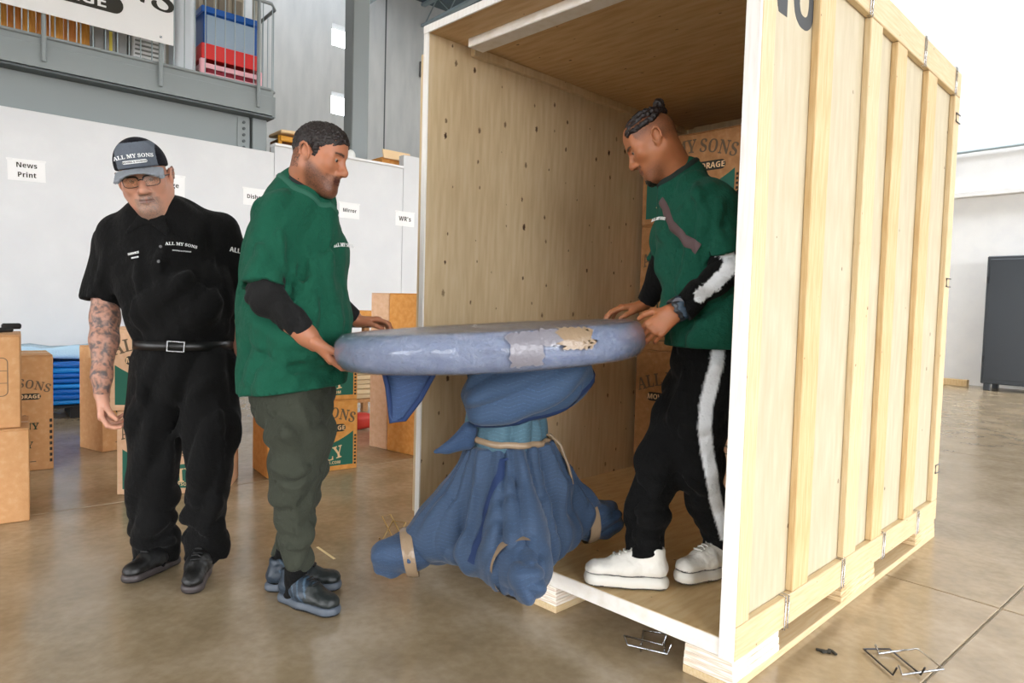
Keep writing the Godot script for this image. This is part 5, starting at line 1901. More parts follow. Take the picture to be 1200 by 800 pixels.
	t.creases(self, [
		[Vector3(-0.464, 0.821, 1.001), Vector3(-0.389, 0.615, 1.011), Vector3(-0.381, 0.399, 1.019)],
		[Vector3(-0.236, 0.823, 0.770), Vector3(-0.257, 0.766, 0.866), Vector3(-0.300, 0.705, 0.915)],
		[Vector3(-0.330, 0.743, 0.942), Vector3(-0.329, 0.551, 0.955), Vector3(-0.336, 0.380, 0.946)],
		[Vector3(-0.229, 0.724, 0.798), Vector3(-0.201, 0.551, 0.782), Vector3(-0.207, 0.416, 0.798)],
		[Vector3(-0.478, 0.246, 1.028), Vector3(-0.418, 0.194, 0.971), Vector3(-0.378, 0.217, 0.900)],
		[Vector3(-0.304, 0.333, 0.874), Vector3(-0.229, 0.294, 0.829), Vector3(-0.208, 0.317, 0.778)],
		[Vector3(-0.293, 0.212, 0.871), Vector3(-0.244, 0.186, 0.823), Vector3(-0.232, 0.215, 0.781)],
		[Vector3(-0.490, 0.137, 1.019), Vector3(-0.415, 0.116, 0.959), Vector3(-0.384, 0.131, 0.898)]], 0.013, 0.004)
	t.fold(0.020, Vector3.UP + ALONG * 0.4, 14.0, 4.0, 93)
	t.fold(0.034, ALONG + Vector3.UP * 0.3, 15.0, 2.5, 94, Vector3(-0.381, 0.169, 0.892), 0.3)
	queue("a_trousers", t, 0.010)
	# cap: crown in one piece, brim in another
	var at := func(px: float, py: float, pz: float) -> Vector3: return head_a * (Vector3(px, py, pz) * 1.06)
	var tb := head_a.basis
	var cap := Field.new()
	cap.ball(at.call(0, 0.048, -0.008), Vector3(0.087, 0.089, 0.103) * 1.06, 0.03, tb)
	cap.ball(at.call(0, 0.072, 0.035), Vector3(0.066, 0.068, 0.062) * 1.06, 0.05, tb)
	cap.plane(at.call(0, 0.036, 0), -(tb.y * 0.99 - tb.z * 0.10), 0.006)
	cap.ball(at.call(0, 0.136, 0.0), Vector3(0.008, 0.006, 0.008), 0.004, tb)
	queue("a_cap", cap, 0.0036)
	var brim := Field.new()
	for k in 15:
		var a := lerpf(-1.15, 1.15, k / 14.0)
		brim.bone(at.call(0.074 * sin(a), 0.042 - 0.016 * sin(a) * sin(a), 0.070 + 0.014 * cos(a)), at.call(0.080 * sin(a), 0.033 - 0.032 * sin(a) * sin(a), 0.092 + 0.056 * cos(a)), 0.013, 0.013, 0.012, 0.26, tb.y + tb.z * 0.2)
	queue("a_brim", brim, 0.0036)
	for i in 2: shoe_fields("a_shoe%d" % i, sole_a[i], 0.285, 0.026, 0.10, 1.02)


func capped_man() -> void:
	var o := thing("person", "man in a grey and black cap, glasses, black polo shirt and black trousers, tattooed forearm", "person", Transform3D())
	var skin := lin(Color(0.72, 0.52, 0.43))
	var inv := head_a.affine_inverse()
	var grey := lin(Color(0.42, 0.38, 0.35))
	var paint := func(p: Vector3, n: Vector3) -> Color:
		var c := skin_at(skin, p)
		var q := (inv * p) / 1.06
		if q.length() < 0.2:
			var g := grain.get_noise_3dv(p)
			if absf(q.x) < 0.024 and absf(q.y + 0.0715) < 0.0085 and q.z > 0.07: c = mixed(c, lin(Color(0.48, 0.24, 0.21)), 0.75 if absf(q.y + 0.0715) > 0.0022 else 1.0)
			var beard := 0.0
			if q.z > 0.035 and q.y < -0.046 and q.y > -0.062: beard = 1.0 - absf(q.x) / 0.036
			if q.y < -0.062 and q.z > 0.03: beard = maxf(beard, 1.15 - absf(absf(q.x) - 0.02) / 0.022)
			if q.y < -0.082 and q.z > 0.03: beard = maxf(beard, 1.3 - absf(q.x) / 0.04)
			c = mixed(c, grey, clampf(beard * 2.0, 0, 1) * (0.60 + g * 0.6))
			if q.z > 0.045: c = mixed(c, lin(Color(0.35, 0.27, 0.22)), brow(q) * 0.6)
			if q.z < -0.01 and q.y > -0.04: c = mixed(c, grey * 0.5, 0.6 + g)
		elif p.distance_to(Vector3(-0.627, 0.970, 1.098)) < 0.26 and p.y > Vector3(-0.567, 0.734, 1.126).y and p.distance_to(Vector3(-0.627, 0.970, 1.098)) > 0.0:
			# tattooed sleeve: dark swirls with bare gaps between them
			var w := p + Vector3(blotch.get_noise_3dv(p * 0.7), blotch.get_noise_3dv(p * 0.7 + Vector3(5, 0, 0)), blotch.get_noise_3dv(p * 0.7 + Vector3(0, 9, 0))) * 0.035
			var v := blotch.get_noise_3dv(w * Vector3(1.3, 0.7, 1.3) + Vector3(3, 7, 1)) + 0.55 * sin(w.y * 95.0) * sin(w.x * 120.0 + w.z * 60.0)
			c = mixed(c * 0.85, lin(Color(0.27, 0.25, 0.25)), clampf(0.42 + v * 1.1, 0.05, 0.92))
		return c
	put(o, "body", net(["a_head", "a_body", "a_arm", "a_hand", "a_arm2", "a_hand2"].map(got), paint), M.skin)
	for q in [-1, 1]: eye(o, head_a, 1.06, q, Vector3(0, -0.5, 1))
	var black := lin(Color(0.055, 0.058, 0.066))
	var polo := put(o, "polo_shirt", net([got("a_shirt")], func(_p: Vector3, _n: Vector3) -> Color: return black), M.cloth)
	put(polo, "collar", net([got("a_collar")], func(_p: Vector3, _n: Vector3) -> Color: return black * 1.05), M.cloth)
	for p in [Vector3(-0.346, 1.328, 0.987), Vector3(-0.337, 1.257, 0.984)]:
		var q := onto(shirt_a, p)
		add_tube(polo, "button", [q - SIDE * 0.001, q + SIDE * 0.003], 0.006, flat(Color(0.2, 0.2, 0.2), 0.4), 10)
	var white := flat(Color(0.90, 0.91, 0.91), 0.8)
	stitched(polo, shirt_a, "ALL MY SONS", 0.0108, Vector3(-0.268, 1.331, 0.908), ALONG, white, 0.006, "Droid Serif")
	stitched(polo, shirt_a, "MOVING & STORAGE", 0.0045, Vector3(-0.267, 1.315, 0.909), ALONG, white)
	stitched(polo, shirt_a, "SERVICE", 0.0085, Vector3(-0.415, 1.287, 1.060), ALONG + Vector3.UP * 0.18, white)
	stitched(polo, shirt_a, "DRIVER", 0.006, Vector3(-0.412, 1.274, 1.058), ALONG + Vector3.UP * 0.18, white)
	stitched(polo, shirt_a, "ALL", 0.019, Vector3(-0.302, 1.321, 0.687), ALONG * 0.6 - SIDE * 0.6 - Vector3.UP * 0.1, white)
	var tr := put(o, "trousers", net([got("a_trousers")], func(_p: Vector3, _n: Vector3) -> Color: return black * 1.02), M.cloth)
	# belt and buckle
	var mid := Vector3(-0.452, 0.931, 0.852)
	var belt := []
	for k in 40:
		var a := TAU * k / 40
		belt.append(mid + CHEST.cross(Vector3.UP) * 0.186 * cos(a) + CHEST * 0.152 * sin(a))
	put(tr, "belt", band(belt, 0.036, 0.005, true), flat(Color(0.05, 0.05, 0.05), 0.4))
	var bt := Transform3D(Basis(Vector3.UP.cross(CHEST), Vector3.UP, CHEST) * Basis(Vector3.BACK, -0.06), mid + CHEST * 0.157)
	for e in [[0, 0.019, 0.062, 0.006], [0, -0.019, 0.062, 0.006], [0.030, 0, 0.006, 0.044], [-0.030, 0, 0.006, 0.044]]:
		add_box(tr, "buckle", bt * Vector3(e[0], e[1], 0), Vector3(e[2], e[3], 0.005), M.wire, 0.0015, bt.basis)
	# cap
	var at := func(px: float, py: float, pz: float) -> Vector3: return head_a * (Vector3(px, py, pz) * 1.06)
	var cap := put(o, "cap", net([got("a_cap")], func(p: Vector3, _n: Vector3) -> Color:
		var q := (inv * p) / 1.06
		return lin(Color(0.37, 0.39, 0.43)) if q.z > 0.030 - 0.25 * (q.y - 0.05) and absf(q.x) < 0.066 and q.y < 0.132 else lin(Color(0.07, 0.075, 0.085))), M.cloth)
	put(cap, "brim", net([got("a_brim")], func(_p: Vector3, _n: Vector3) -> Color: return lin(Color(0.52, 0.54, 0.57))), M.cloth)
	var cf := Field.new()
	cf.ball(at.call(0, 0.048, -0.008), Vector3(0.087, 0.089, 0.103) * 1.06, 0.03, head_a.basis)
	cf.ball(at.call(0, 0.075, 0.035), Vector3(0.066, 0.072, 0.062) * 1.06, 0.05, head_a.basis)
	stitched(cap, cf, "ALL MY SONS", 0.013, at.call(0.0, 0.085, 0.12), head_a.basis.x, white, 0.005, "Droid Serif")
	var pq := onto(cf, at.call(0.0, 0.068, 0.12))
	var pn := slope(cf, pq)
	var px2 := head_a.basis.x.slide(pn).normalized()
	put(cap, "badge", plate(round_rect(0.085, 0.012, 0.0058), 0.004), white, Transform3D(Basis(px2, pn.cross(px2), pn), pq + pn * 0.003))
	lettering(cap, "MOVING & STORAGE", 0.0062, M.ink, Transform3D(Basis(px2, pn.cross(px2), pn), pq + pn * 0.0055), "Droid Sans", 0.0, 1.0)
	# glasses
	var gl := Node3D.new()
	gl.name = "glasses"
	o.add_child(gl, true)
	var frame := flat(Color(0.06, 0.05, 0.05), 0.3)
	var lens := flat(Color(0.75, 0.52, 0.38, 0.30), 0.05)
	lens.transparency = BaseMaterial3D.TRANSPARENCY_ALPHA
	for q in [-1, 1]:
		var ring := []
		var outline := PackedVector2Array()
		for k in 20:
			var a := TAU * k / 20
			var v := Vector2(0.027 * signf(cos(a)) * pow(absf(cos(a)), 0.6), 0.0185 * signf(sin(a)) * pow(absf(sin(a)), 0.7))
			outline.append(v)
			ring.append(at.call(q * 0.034 + v.x, -0.002 + v.y, 0.096 - absf(q * 0.034 + v.x) * 0.18))
		add_tube(gl, "rim", ring, 0.0016, frame, 6, true)
		add_tube(gl, "brow_bar", ring.slice(1, 10), 0.0030, frame, 6)
		put(gl, "lens", plate(outline, 0.0015), lens, Transform3D(head_a.basis * Basis(Vector3.UP, q * 0.18), at.call(q * 0.034, -0.002, 0.090)).scaled_local(Vector3(1.04, 1.04, 1)))
		add_tube(gl, "temple", [at.call(q * 0.062, 0.008, 0.085), at.call(q * 0.078, 0.006, 0.05), at.call(q * 0.084, 0.004, -0.01)], 0.0028, frame, 6)
	add_tube(gl, "bridge", [at.call(-0.008, 0.002, 0.095), at.call(0, 0.005, 0.099), at.call(0.008, 0.002, 0.095)], 0.0022, frame, 6)
	var dark := func(_p: Vector3, _n: Vector3) -> Color: return lin(Color(0.075, 0.07, 0.072))
	for i in 2: shoe(o, "shoe", "a_shoe%d" % i, sole_a[i], 0.285, 0.026, 0.10, dark, Color(0.22, 0.20, 0.20), M.black)


# how much of an eyebrow a point of a head lies in
func brow(q: Vector3) -> float:
	var x := absf(q.x)
	var y := 0.0205 + 0.0045 * sin(clampf((x - 0.008) / 0.040, 0.0, 1.0) * 2.4)
	return smoothstep(0.0055, 0.0030, absf(q.y - y) * lerpf(1.0, 1.5, clampf((x - 0.03) / 0.02, 0.0, 1.0))) * smoothstep(0.008, 0.013, x) * smoothstep(0.053, 0.047, x)


func eye(o: Node, h: Transform3D, s: float, q: int, look: Vector3) -> void:
	var c := h * (Vector3(q * 0.0305, 0.0025, 0.0695) * s)
	var e := SphereMesh.new()
	e.radius = 0.0133 * s
	e.height = 0.0266 * s
	e.radial_segments = 20
	e.rings = 12
	var w := put(o, "eye", e, M.eye, Transform3D(Basis(), c))
	var d := (h.basis.orthonormalized() * look.normalized())
	var i := SphereMesh.new()
	i.radius = 0.0078 * s
	i.height = 0.0156 * s
	i.radial_segments = 14
	i.rings = 8
	put(w, "iris", i, M.iris, Transform3D(Basis(), d * 0.0070 * s))


# a flat band along a path, standing upright
func band(pts: Array, wide: float, thick: float, closed := false, up := Vector3.UP) -> ArrayMesh:
	var st := SurfaceTool.new()
	st.begin(Mesh.PRIMITIVE_TRIANGLES)
	st.set_smooth_group(0)
	var n := pts.size()
	var rings := []
	for i in n:
		var d: Vector3 = pts[(i + 1) % n] - pts[i - 1] if closed else pts[mini(i + 1, n - 1)] - pts[maxi(i - 1, 0)]
		var out := d.cross(up).normalized()
		var ring := []
		for q in [[1, 1], [1, -1], [-1, -1], [-1, 1]]: ring.append(pts[i] + out * q[0] * thick / 2 + up * q[1] * wide / 2)
		rings.append(ring)
	for i in (n if closed else n - 1):
		var a: Array = rings[i]
		var b: Array = rings[(i + 1) % n]
		for q in 4:
			var q1 := (q + 1) % 4
			for v in [a[q], b[q1], b[q], a[q], a[q1], b[q1]]: st.add_vertex(v)
	st.index()
	st.generate_normals()
	return st.commit()


# ---- the left mover, seen from his right side

var head_b := Transform3D()
var shirt_b: Field
var neck_b: Field
var sole_b := [shoe_frame(Vector3(0.088, -0.001, 0.679), Vector3(0.404, 0.002, 0.608)), shoe_frame(Vector3(-0.023, -0.000, 0.691), Vector3(0.182, 0.004, 0.469))]

func left_mover_fields() -> void:
	var face := (ALONG * 0.955 + SIDE * 0.16 - Vector3.UP * 0.25).normalized()
	var x := Vector3.UP.cross(face).normalized()
	head_b = Transform3D(Basis(x, face.cross(x), face), Vector3(0.220, 1.637, 0.619))
	var neck := Vector3(0.128, 1.529, 0.636)
	neck_b = head_field(head_b, 1.0, neck, 0.066, 1.08, 1.1)
	queue("b_head", neck_b, 0.0031, head_box(head_b, 0.25))
	var hair := Field.new()
	var at := func(px: float, py: float, pz: float) -> Vector3: return head_b * Vector3(px, py, pz)
	var tb := head_b.basis
	hair.ball(at.call(0, 0.034, -0.012), Vector3(0.079, 0.088, 0.095), 0.02, tb)
	hair.ball(at.call(0, 0.060, 0.028), Vector3(0.064, 0.055, 0.058), 0.03, tb)
	for q in [-1, 1]: hair.bone(at.call(q * 0.070, 0.03, 0.014), at.call(q * 0.066, -0.036, 0.012), 0.014, 0.007, 0.01)
	hair.ball(at.call(0, -0.030, 0.108), Vector3(0.110, 0.098, 0.072), 0.004, tb, 1)
	for q in [-1, 1]:
		hair.ball(at.call(q * 0.088, -0.010, -0.016), Vector3(0.030, 0.035, 0.022), 0.004, tb, 1)
		hair.ball(at.call(q * 0.075, -0.078, -0.008), Vector3(0.060, 0.050, 0.052), 0.004, tb, 1)
	hair.plane(at.call(0, -0.056, -0.08), (-tb.y * 0.95 + tb.z * 0.3).normalized(), 0.01)
	hair.lumps(0.0055, 95.0, 95, 2)
	queue("b_hair", hair, 0.0032)
	var b := Field.new()
	b.chain([Vector3(0.085, 1.414, 0.629), Vector3(0.074, 1.287, 0.636), Vector3(0.086, 1.032, 0.642), Vector3(0.092, 0.840, 0.650)], [0.11, 0.15, 0.155, 0.12], 0.03, 0.8, ALONG)
	b.chain([Vector3(0.158, 0.802, 0.699), Vector3(0.205, 0.519, 0.693), Vector3(0.186, 0.190, 0.676), Vector3(0.150, 0.049, 0.669)], [0.07, 0.048, 0.030, 0.028], 0.03)
	b.chain([Vector3(0.041, 0.783, 0.592), Vector3(0.072, 0.475, 0.568), Vector3(0.021, 0.165, 0.624), Vector3(0.001, 0.058, 0.655)], [0.07, 0.048, 0.030, 0.028], 0.03)
	b.chain([Vector3(0.163, 1.409, 0.765), Vector3(0.237, 1.153, 0.825), Vector3(0.279, 1.030, 0.724)], [0.04, 0.034, 0.030], 0.02)
	b.chain([Vector3(0.001, 1.439, 0.514), Vector3(-0.065, 1.149, 0.444), Vector3(-0.030, 1.064, 0.316)], [0.04, 0.034, 0.030], 0.02)
	queue("b_body", b, 0.013)
	var fa := Field.new()
	fa.chain([Vector3(0.267, 1.050, 0.750), Vector3(0.291, 1.004, 0.704), Vector3(0.308, 0.975, 0.678)], [0.040, 0.036, 0.030], 0.02)
	queue("b_arm", fa, 0.005)
	queue("b_hand", hand_field(Vector3(0.306, 0.984, 0.686), ALONG * 0.58 - Vector3.UP * 0.68 - SIDE * 0.28, -ALONG * 0.7 - Vector3.UP * 0.4 + SIDE * 0.30, SIDE * 0.8 + Vector3.UP * 0.5, [[0.15, 0.45, 0.4], [0.2, 0.5, 0.4], [0.25, 0.6, 0.5], [0.3, 0.6, 0.5]], 1.0, 0.05, 0.42, Vector3(0.288, 1.013, 0.709), 0.032), 0.0031)
	queue("b_hand2", hand_field(Vector3(-0.030, 1.043, 0.303), ALONG * 0.9 + Vector3.UP * 0.02 - SIDE * 0.1, Vector3.UP + ALONG * 0.2 - SIDE * 0.3, SIDE, [[0.35, 0.6, 0.5], [0.4, 0.7, 0.5], [0.5, 0.8, 0.5], [0.6, 0.8, 0.5]], 0.98, 0.3, 0.5, Vector3(-0.031, 1.067, 0.344), 0.030), 0.0034)
	var s := Field.new()
	shirt_b = s
	s.bone(Vector3(0.100, 1.439, 0.627), Vector3(0.076, 1.303, 0.633), 0.158, 0.192, 0.07, 0.86, ALONG)
	s.bone(Vector3(0.076, 1.303, 0.633), Vector3(0.086, 1.064, 0.639), 0.192, 0.200, 0.06, 0.935, ALONG)
	s.bone(Vector3(0.086, 1.064, 0.639), Vector3(0.099, 0.681, 0.655), 0.200, 0.198, 0.05, 1.0, ALONG)
	s.late.append([Vector3(0.092, 0.792, 0.653), Vector3.DOWN + ALONG * 0.12])
	s.bone(Vector3(0.120, 1.447, 0.620), Vector3(0.096, 1.388, 0.628), 0.078, 0.11, 0.045)
	s.bone(Vector3(0.117, 1.481, 0.650), Vector3(0.162, 1.408, 0.752), 0.055, 0.076, 0.06)
	s.bone(Vector3(0.086, 1.481, 0.596), Vector3(0.005, 1.446, 0.509), 0.052, 0.074, 0.06)
	s.bone(Vector3(0.165, 1.412, 0.763), Vector3(0.231, 1.164, 0.828), 0.080, 0.078, 0.04, 1.0, SIDE, 1)
	s.bone(Vector3(0.000, 1.446, 0.514), Vector3(-0.060, 1.218, 0.463), 0.074, 0.070, 0.04, 1.0, SIDE, 1)
	s.bone(Vector3(0.227, 1.173, 0.827), Vector3(0.237, 1.138, 0.834), 0.058, 0.058, 0.006, 1.0, SIDE, 0, 1)
	s.creases(self, [
		[Vector3(0.236, 1.289, 0.743), Vector3(0.261, 1.171, 0.726), Vector3(0.254, 1.023, 0.743)],
		[Vector3(0.285, 1.306, 0.692), Vector3(0.318, 1.144, 0.669), Vector3(0.315, 0.981, 0.685)],
		[Vector3(0.252, 1.401, 0.590), Vector3(0.301, 1.237, 0.595), Vector3(0.314, 1.086, 0.593)],
		[Vector3(0.170, 1.041, 0.827), Vector3(0.240, 0.978, 0.761), Vector3(0.328, 0.970, 0.672)],
		[Vector3(0.142, 0.974, 0.832), Vector3(0.252, 0.908, 0.753), Vector3(0.341, 0.937, 0.633)],
		[Vector3(0.177, 0.868, 0.804), Vector3(0.284, 0.859, 0.724), Vector3(0.342, 0.891, 0.606)],
		[Vector3(0.259, 1.121, 0.731), Vector3(0.316, 1.183, 0.669), Vector3(0.318, 1.168, 0.583)],
		[Vector3(0.198, 1.327, 0.836), Vector3(0.241, 1.268, 0.825), Vector3(0.272, 1.206, 0.797)],
		[Vector3(0.263, 1.379, 0.794), Vector3(0.278, 1.298, 0.785), Vector3(0.276, 1.218, 0.793)]], 0.013, 0.005)
	s.fold(0.022, Vector3.UP * 0.8 + ALONG * 0.35, 13.0, 5.0, 100)
	s.fold(0.034, ALONG * 0.7 - Vector3.UP * 0.35, 13.0, 3.5, 101, Vector3(0.270, 0.964, 0.703), 0.32)
	s.lumps(0.006, 9.0, 102)
	queue("b_shirt", s, 0.0095)
	var sl := Field.new()
	sl.chain([Vector3(0.210, 1.247, 0.807), Vector3(0.241, 1.139, 0.827)], [0.056, 0.058], 0.03)
	sl.bone(Vector3(0.241, 1.139, 0.827), Vector3(0.282, 1.018, 0.716), 0.060, 0.042, 0.03, 1.0, SIDE, 1)
	sl.fold(0.013, SIDE + Vector3.UP * 0.3, 26.0, 3.0, 103)
	queue("b_sleeve", sl, 0.006)
	var sl2 := Field.new()
	sl2.chain([Vector3(-0.051, 1.262, 0.465), Vector3(-0.062, 1.149, 0.442)], [0.056, 0.056], 0.03)
	sl2.bone(Vector3(-0.062, 1.149, 0.442), Vector3(-0.032, 1.053, 0.315), 0.058, 0.040, 0.03, 1.0, SIDE, 1)
	queue("b_sleeve2", sl2, 0.007)
	var t := Field.new()
	t.bone(Vector3(0.090, 0.840, 0.652), Vector3(0.096, 0.776, 0.651), 0.165, 0.170, 0.04, 0.86, ALONG)
	t.chain([Vector3(0.167, 0.762, 0.693), Vector3(0.198, 0.651, 0.691), Vector3(0.210, 0.529, 0.695), Vector3(0.188, 0.432, 0.696), Vector3(0.190, 0.288, 0.683)], [0.106, 0.097, 0.085, 0.074, 0.062], 0.03)
	t.bone(Vector3(0.190, 0.294, 0.683), Vector3(0.189, 0.167, 0.671), 0.060, 0.046, 0.03, 1.0, SIDE, 1)
	t.bone(Vector3(0.192, 0.197, 0.673), Vector3(0.189, 0.170, 0.671), 0.047, 0.047, 0.01)
	t.chain([Vector3(0.048, 0.740, 0.588), Vector3(0.068, 0.619, 0.576), Vector3(0.062, 0.475, 0.578), Vector3(0.042, 0.332, 0.594)], [0.104, 0.094, 0.080, 0.066], 0.03)
	t.bone(Vector3(0.042, 0.339, 0.594), Vector3(0.012, 0.124, 0.633), 0.066, 0.046, 0.03, 1.0, SIDE, 1)
	t.creases(self, [
		[Vector3(0.192, 0.743, 0.798), Vector3(0.261, 0.683, 0.761), Vector3(0.303, 0.596, 0.724)],
		[Vector3(0.212, 0.495, 0.767), Vector3(0.275, 0.466, 0.734), Vector3(0.305, 0.492, 0.673)],
		[Vector3(0.214, 0.540, 0.762), Vector3(0.276, 0.514, 0.729), Vector3(0.310, 0.547, 0.663)],
		[Vector3(0.289, 0.773, 0.726), Vector3(0.317, 0.715, 0.702), Vector3(0.315, 0.637, 0.680)],
		[Vector3(0.204, 0.253, 0.735), Vector3(0.247, 0.236, 0.707), Vector3(0.259, 0.255, 0.665)],
		[Vector3(0.261, 0.451, 0.720), Vector3(0.249, 0.355, 0.710), Vector3(0.239, 0.242, 0.700)]], 0.011, 0.004)
	t.fold(0.022, ALONG + Vector3.UP * 0.5, 17.0, 3.0, 104)
	t.fold(0.022, ALONG - Vector3.UP * 0.2, 22.0, 2.5, 105, Vector3(0.270, 0.241, 0.726), 0.10)
	queue("b_trousers", t, 0.0085)
	var k := Field.new()
	k.chain([Vector3(0.189, 0.222, 0.671), Vector3(0.155, 0.036, 0.665)], [0.043, 0.040], 0.02)
	k.chain([Vector3(0.017, 0.164, 0.625), Vector3(0.003, 0.032, 0.656)], [0.043, 0.040], 0.02)
	queue("b_socks", k, 0.006)
	for i in 2: shoe_fields("b_shoe%d" % i, sole_b[i], 0.29, 0.028, 0.10, 1.05)


func left_mover() -> void:
	var o := thing("person", "man in green t-shirt over long black sleeves, olive joggers, holding the table's left end", "person", Transform3D())
	var skin := lin(Color(0.66, 0.43, 0.315))
	var inv := head_b.affine_inverse()
	var dark := lin(Color(0.13, 0.09, 0.075))
	var paint := func(p: Vector3, n: Vector3) -> Color:
		var c := skin_at(skin, p)
		var q := inv * p
		if q.length() < 0.19:
			var g := grain.get_noise_3dv(p)
			if q.z > 0.074 and q.y < -0.060 and q.y > -0.083 and absf(q.x) < 0.024: c = mixed(c, lin(Color(0.42, 0.20, 0.17)), 0.7)
			var beard := 0.0
			if q.y < -0.045 and q.z > 0.062: beard = clampf((-0.049 - q.y) / 0.006, 0, 1) * (1.0 if absf(q.x) < 0.030 else 0.75)
			beard = maxf(beard, clampf((-0.016 - q.y - (q.z - 0.01) * 0.62) / 0.022, 0, 1) * smoothstep(-0.018, 0.010, q.z))
			beard *= 1.0 - 0.8 * smoothstep(-0.105, -0.125, q.y) * smoothstep(0.045, 0.02, q.z)
			c = mixed(c, dark, beard * (0.66 + g * 0.3))
			if q.z > 0.045: c = mixed(c, dark, brow(q) * (0.85 + g * 0.4))
			if q.z < 0.01 and q.y > -0.06 and q.y < 0.03 and q.z < -0.03: c = mixed(c, dark, 0.5 + g)
		return c
	put(o, "body", net(["b_head", "b_body", "b_arm", "b_hand", "b_hand2"].map(got), paint), M.skin)
	for q in [-1, 1]: eye(o, head_b, 1.0, q, Vector3(0, -0.35, 1))
	put(o, "hair", net([got("b_hair")], func(p: Vector3, _n: Vector3) -> Color: return dark * (0.75 + 0.5 * grain.get_noise_3dv(p * 0.6))), M.hair)
	var green := lin(Color(0.105, 0.305, 0.24))
	var tee := put(o, "t_shirt", net([got("b_shirt")], func(_p: Vector3, _n: Vector3) -> Color: return green), M.cloth)
	var axis_b := (Vector3.UP * 0.9 + ALONG * 0.55).normalized()
	put(tee, "collar", laid_strip(shirt_b, loop_round(Vector3(0.133, 1.496, 0.621), axis_b, 0.086, 22), 0.020, 0.004, true, 2), flat(Color(0.115, 0.33, 0.26), 0.85))
	put(o, "undershirt_collar", laid_strip(neck_b, loop_round(Vector3(0.145, 1.529, 0.625), axis_b, 0.075, 22), 0.034, 0.006, true, 2), flat(Color(0.045, 0.045, 0.05), 0.8))
	stitched(tee, shirt_b, "ALL MY SONS", 0.013, Vector3(0.231, 1.329, 0.502), SIDE * -1.0, M.white, 0.006, "Droid Serif")
	var black := lin(Color(0.06, 0.06, 0.065))
	for key in ["b_sleeve", "b_sleeve2"]:
		put(o, "black_sleeve", net([got(key)], func(_p: Vector3, _n: Vector3) -> Color: return lin(Color(0.125, 0.125, 0.13))), M.cloth)
	var olive := lin(Color(0.22, 0.235, 0.20))
	put(o, "joggers", net([got("b_trousers")], func(_p: Vector3, _n: Vector3) -> Color: return olive), M.cloth)
	put(o, "socks", net([got("b_socks")], func(_p: Vector3, _n: Vector3) -> Color: return black), M.cloth)
	for i in 2:
		var t: Transform3D = sole_b[i]
		var ti := t.affine_inverse()
		var upper := func(p: Vector3, _n: Vector3) -> Color:
			var q := ti * p
			var c := lin(Color(0.15, 0.19, 0.235)) if q.z < 0.17 else lin(Color(0.13, 0.135, 0.15))
			return lin(Color(0.26, 0.34, 0.41)) if q.z > 0.06 and q.z < 0.18 and fposmod(q.z + q.y * 0.8, 0.032) < 0.008 else c
		shoe(o, "shoe", "b_shoe%d" % i, t, 0.29, 0.028, 0.10, upper, Color(0.30, 0.33, 0.37), M.black)


# ---- the right mover, inside the crate, seen from his left side

var head_c := Transform3D()
var shirt_c: Field
var sole_c := [shoe_frame(Vector3(1.207, 0.151, -0.196), Vector3(0.993, 0.156, -0.007)), shoe_frame(Vector3(1.278, 0.146, -0.509), Vector3(1.226, 0.159, -0.265))]

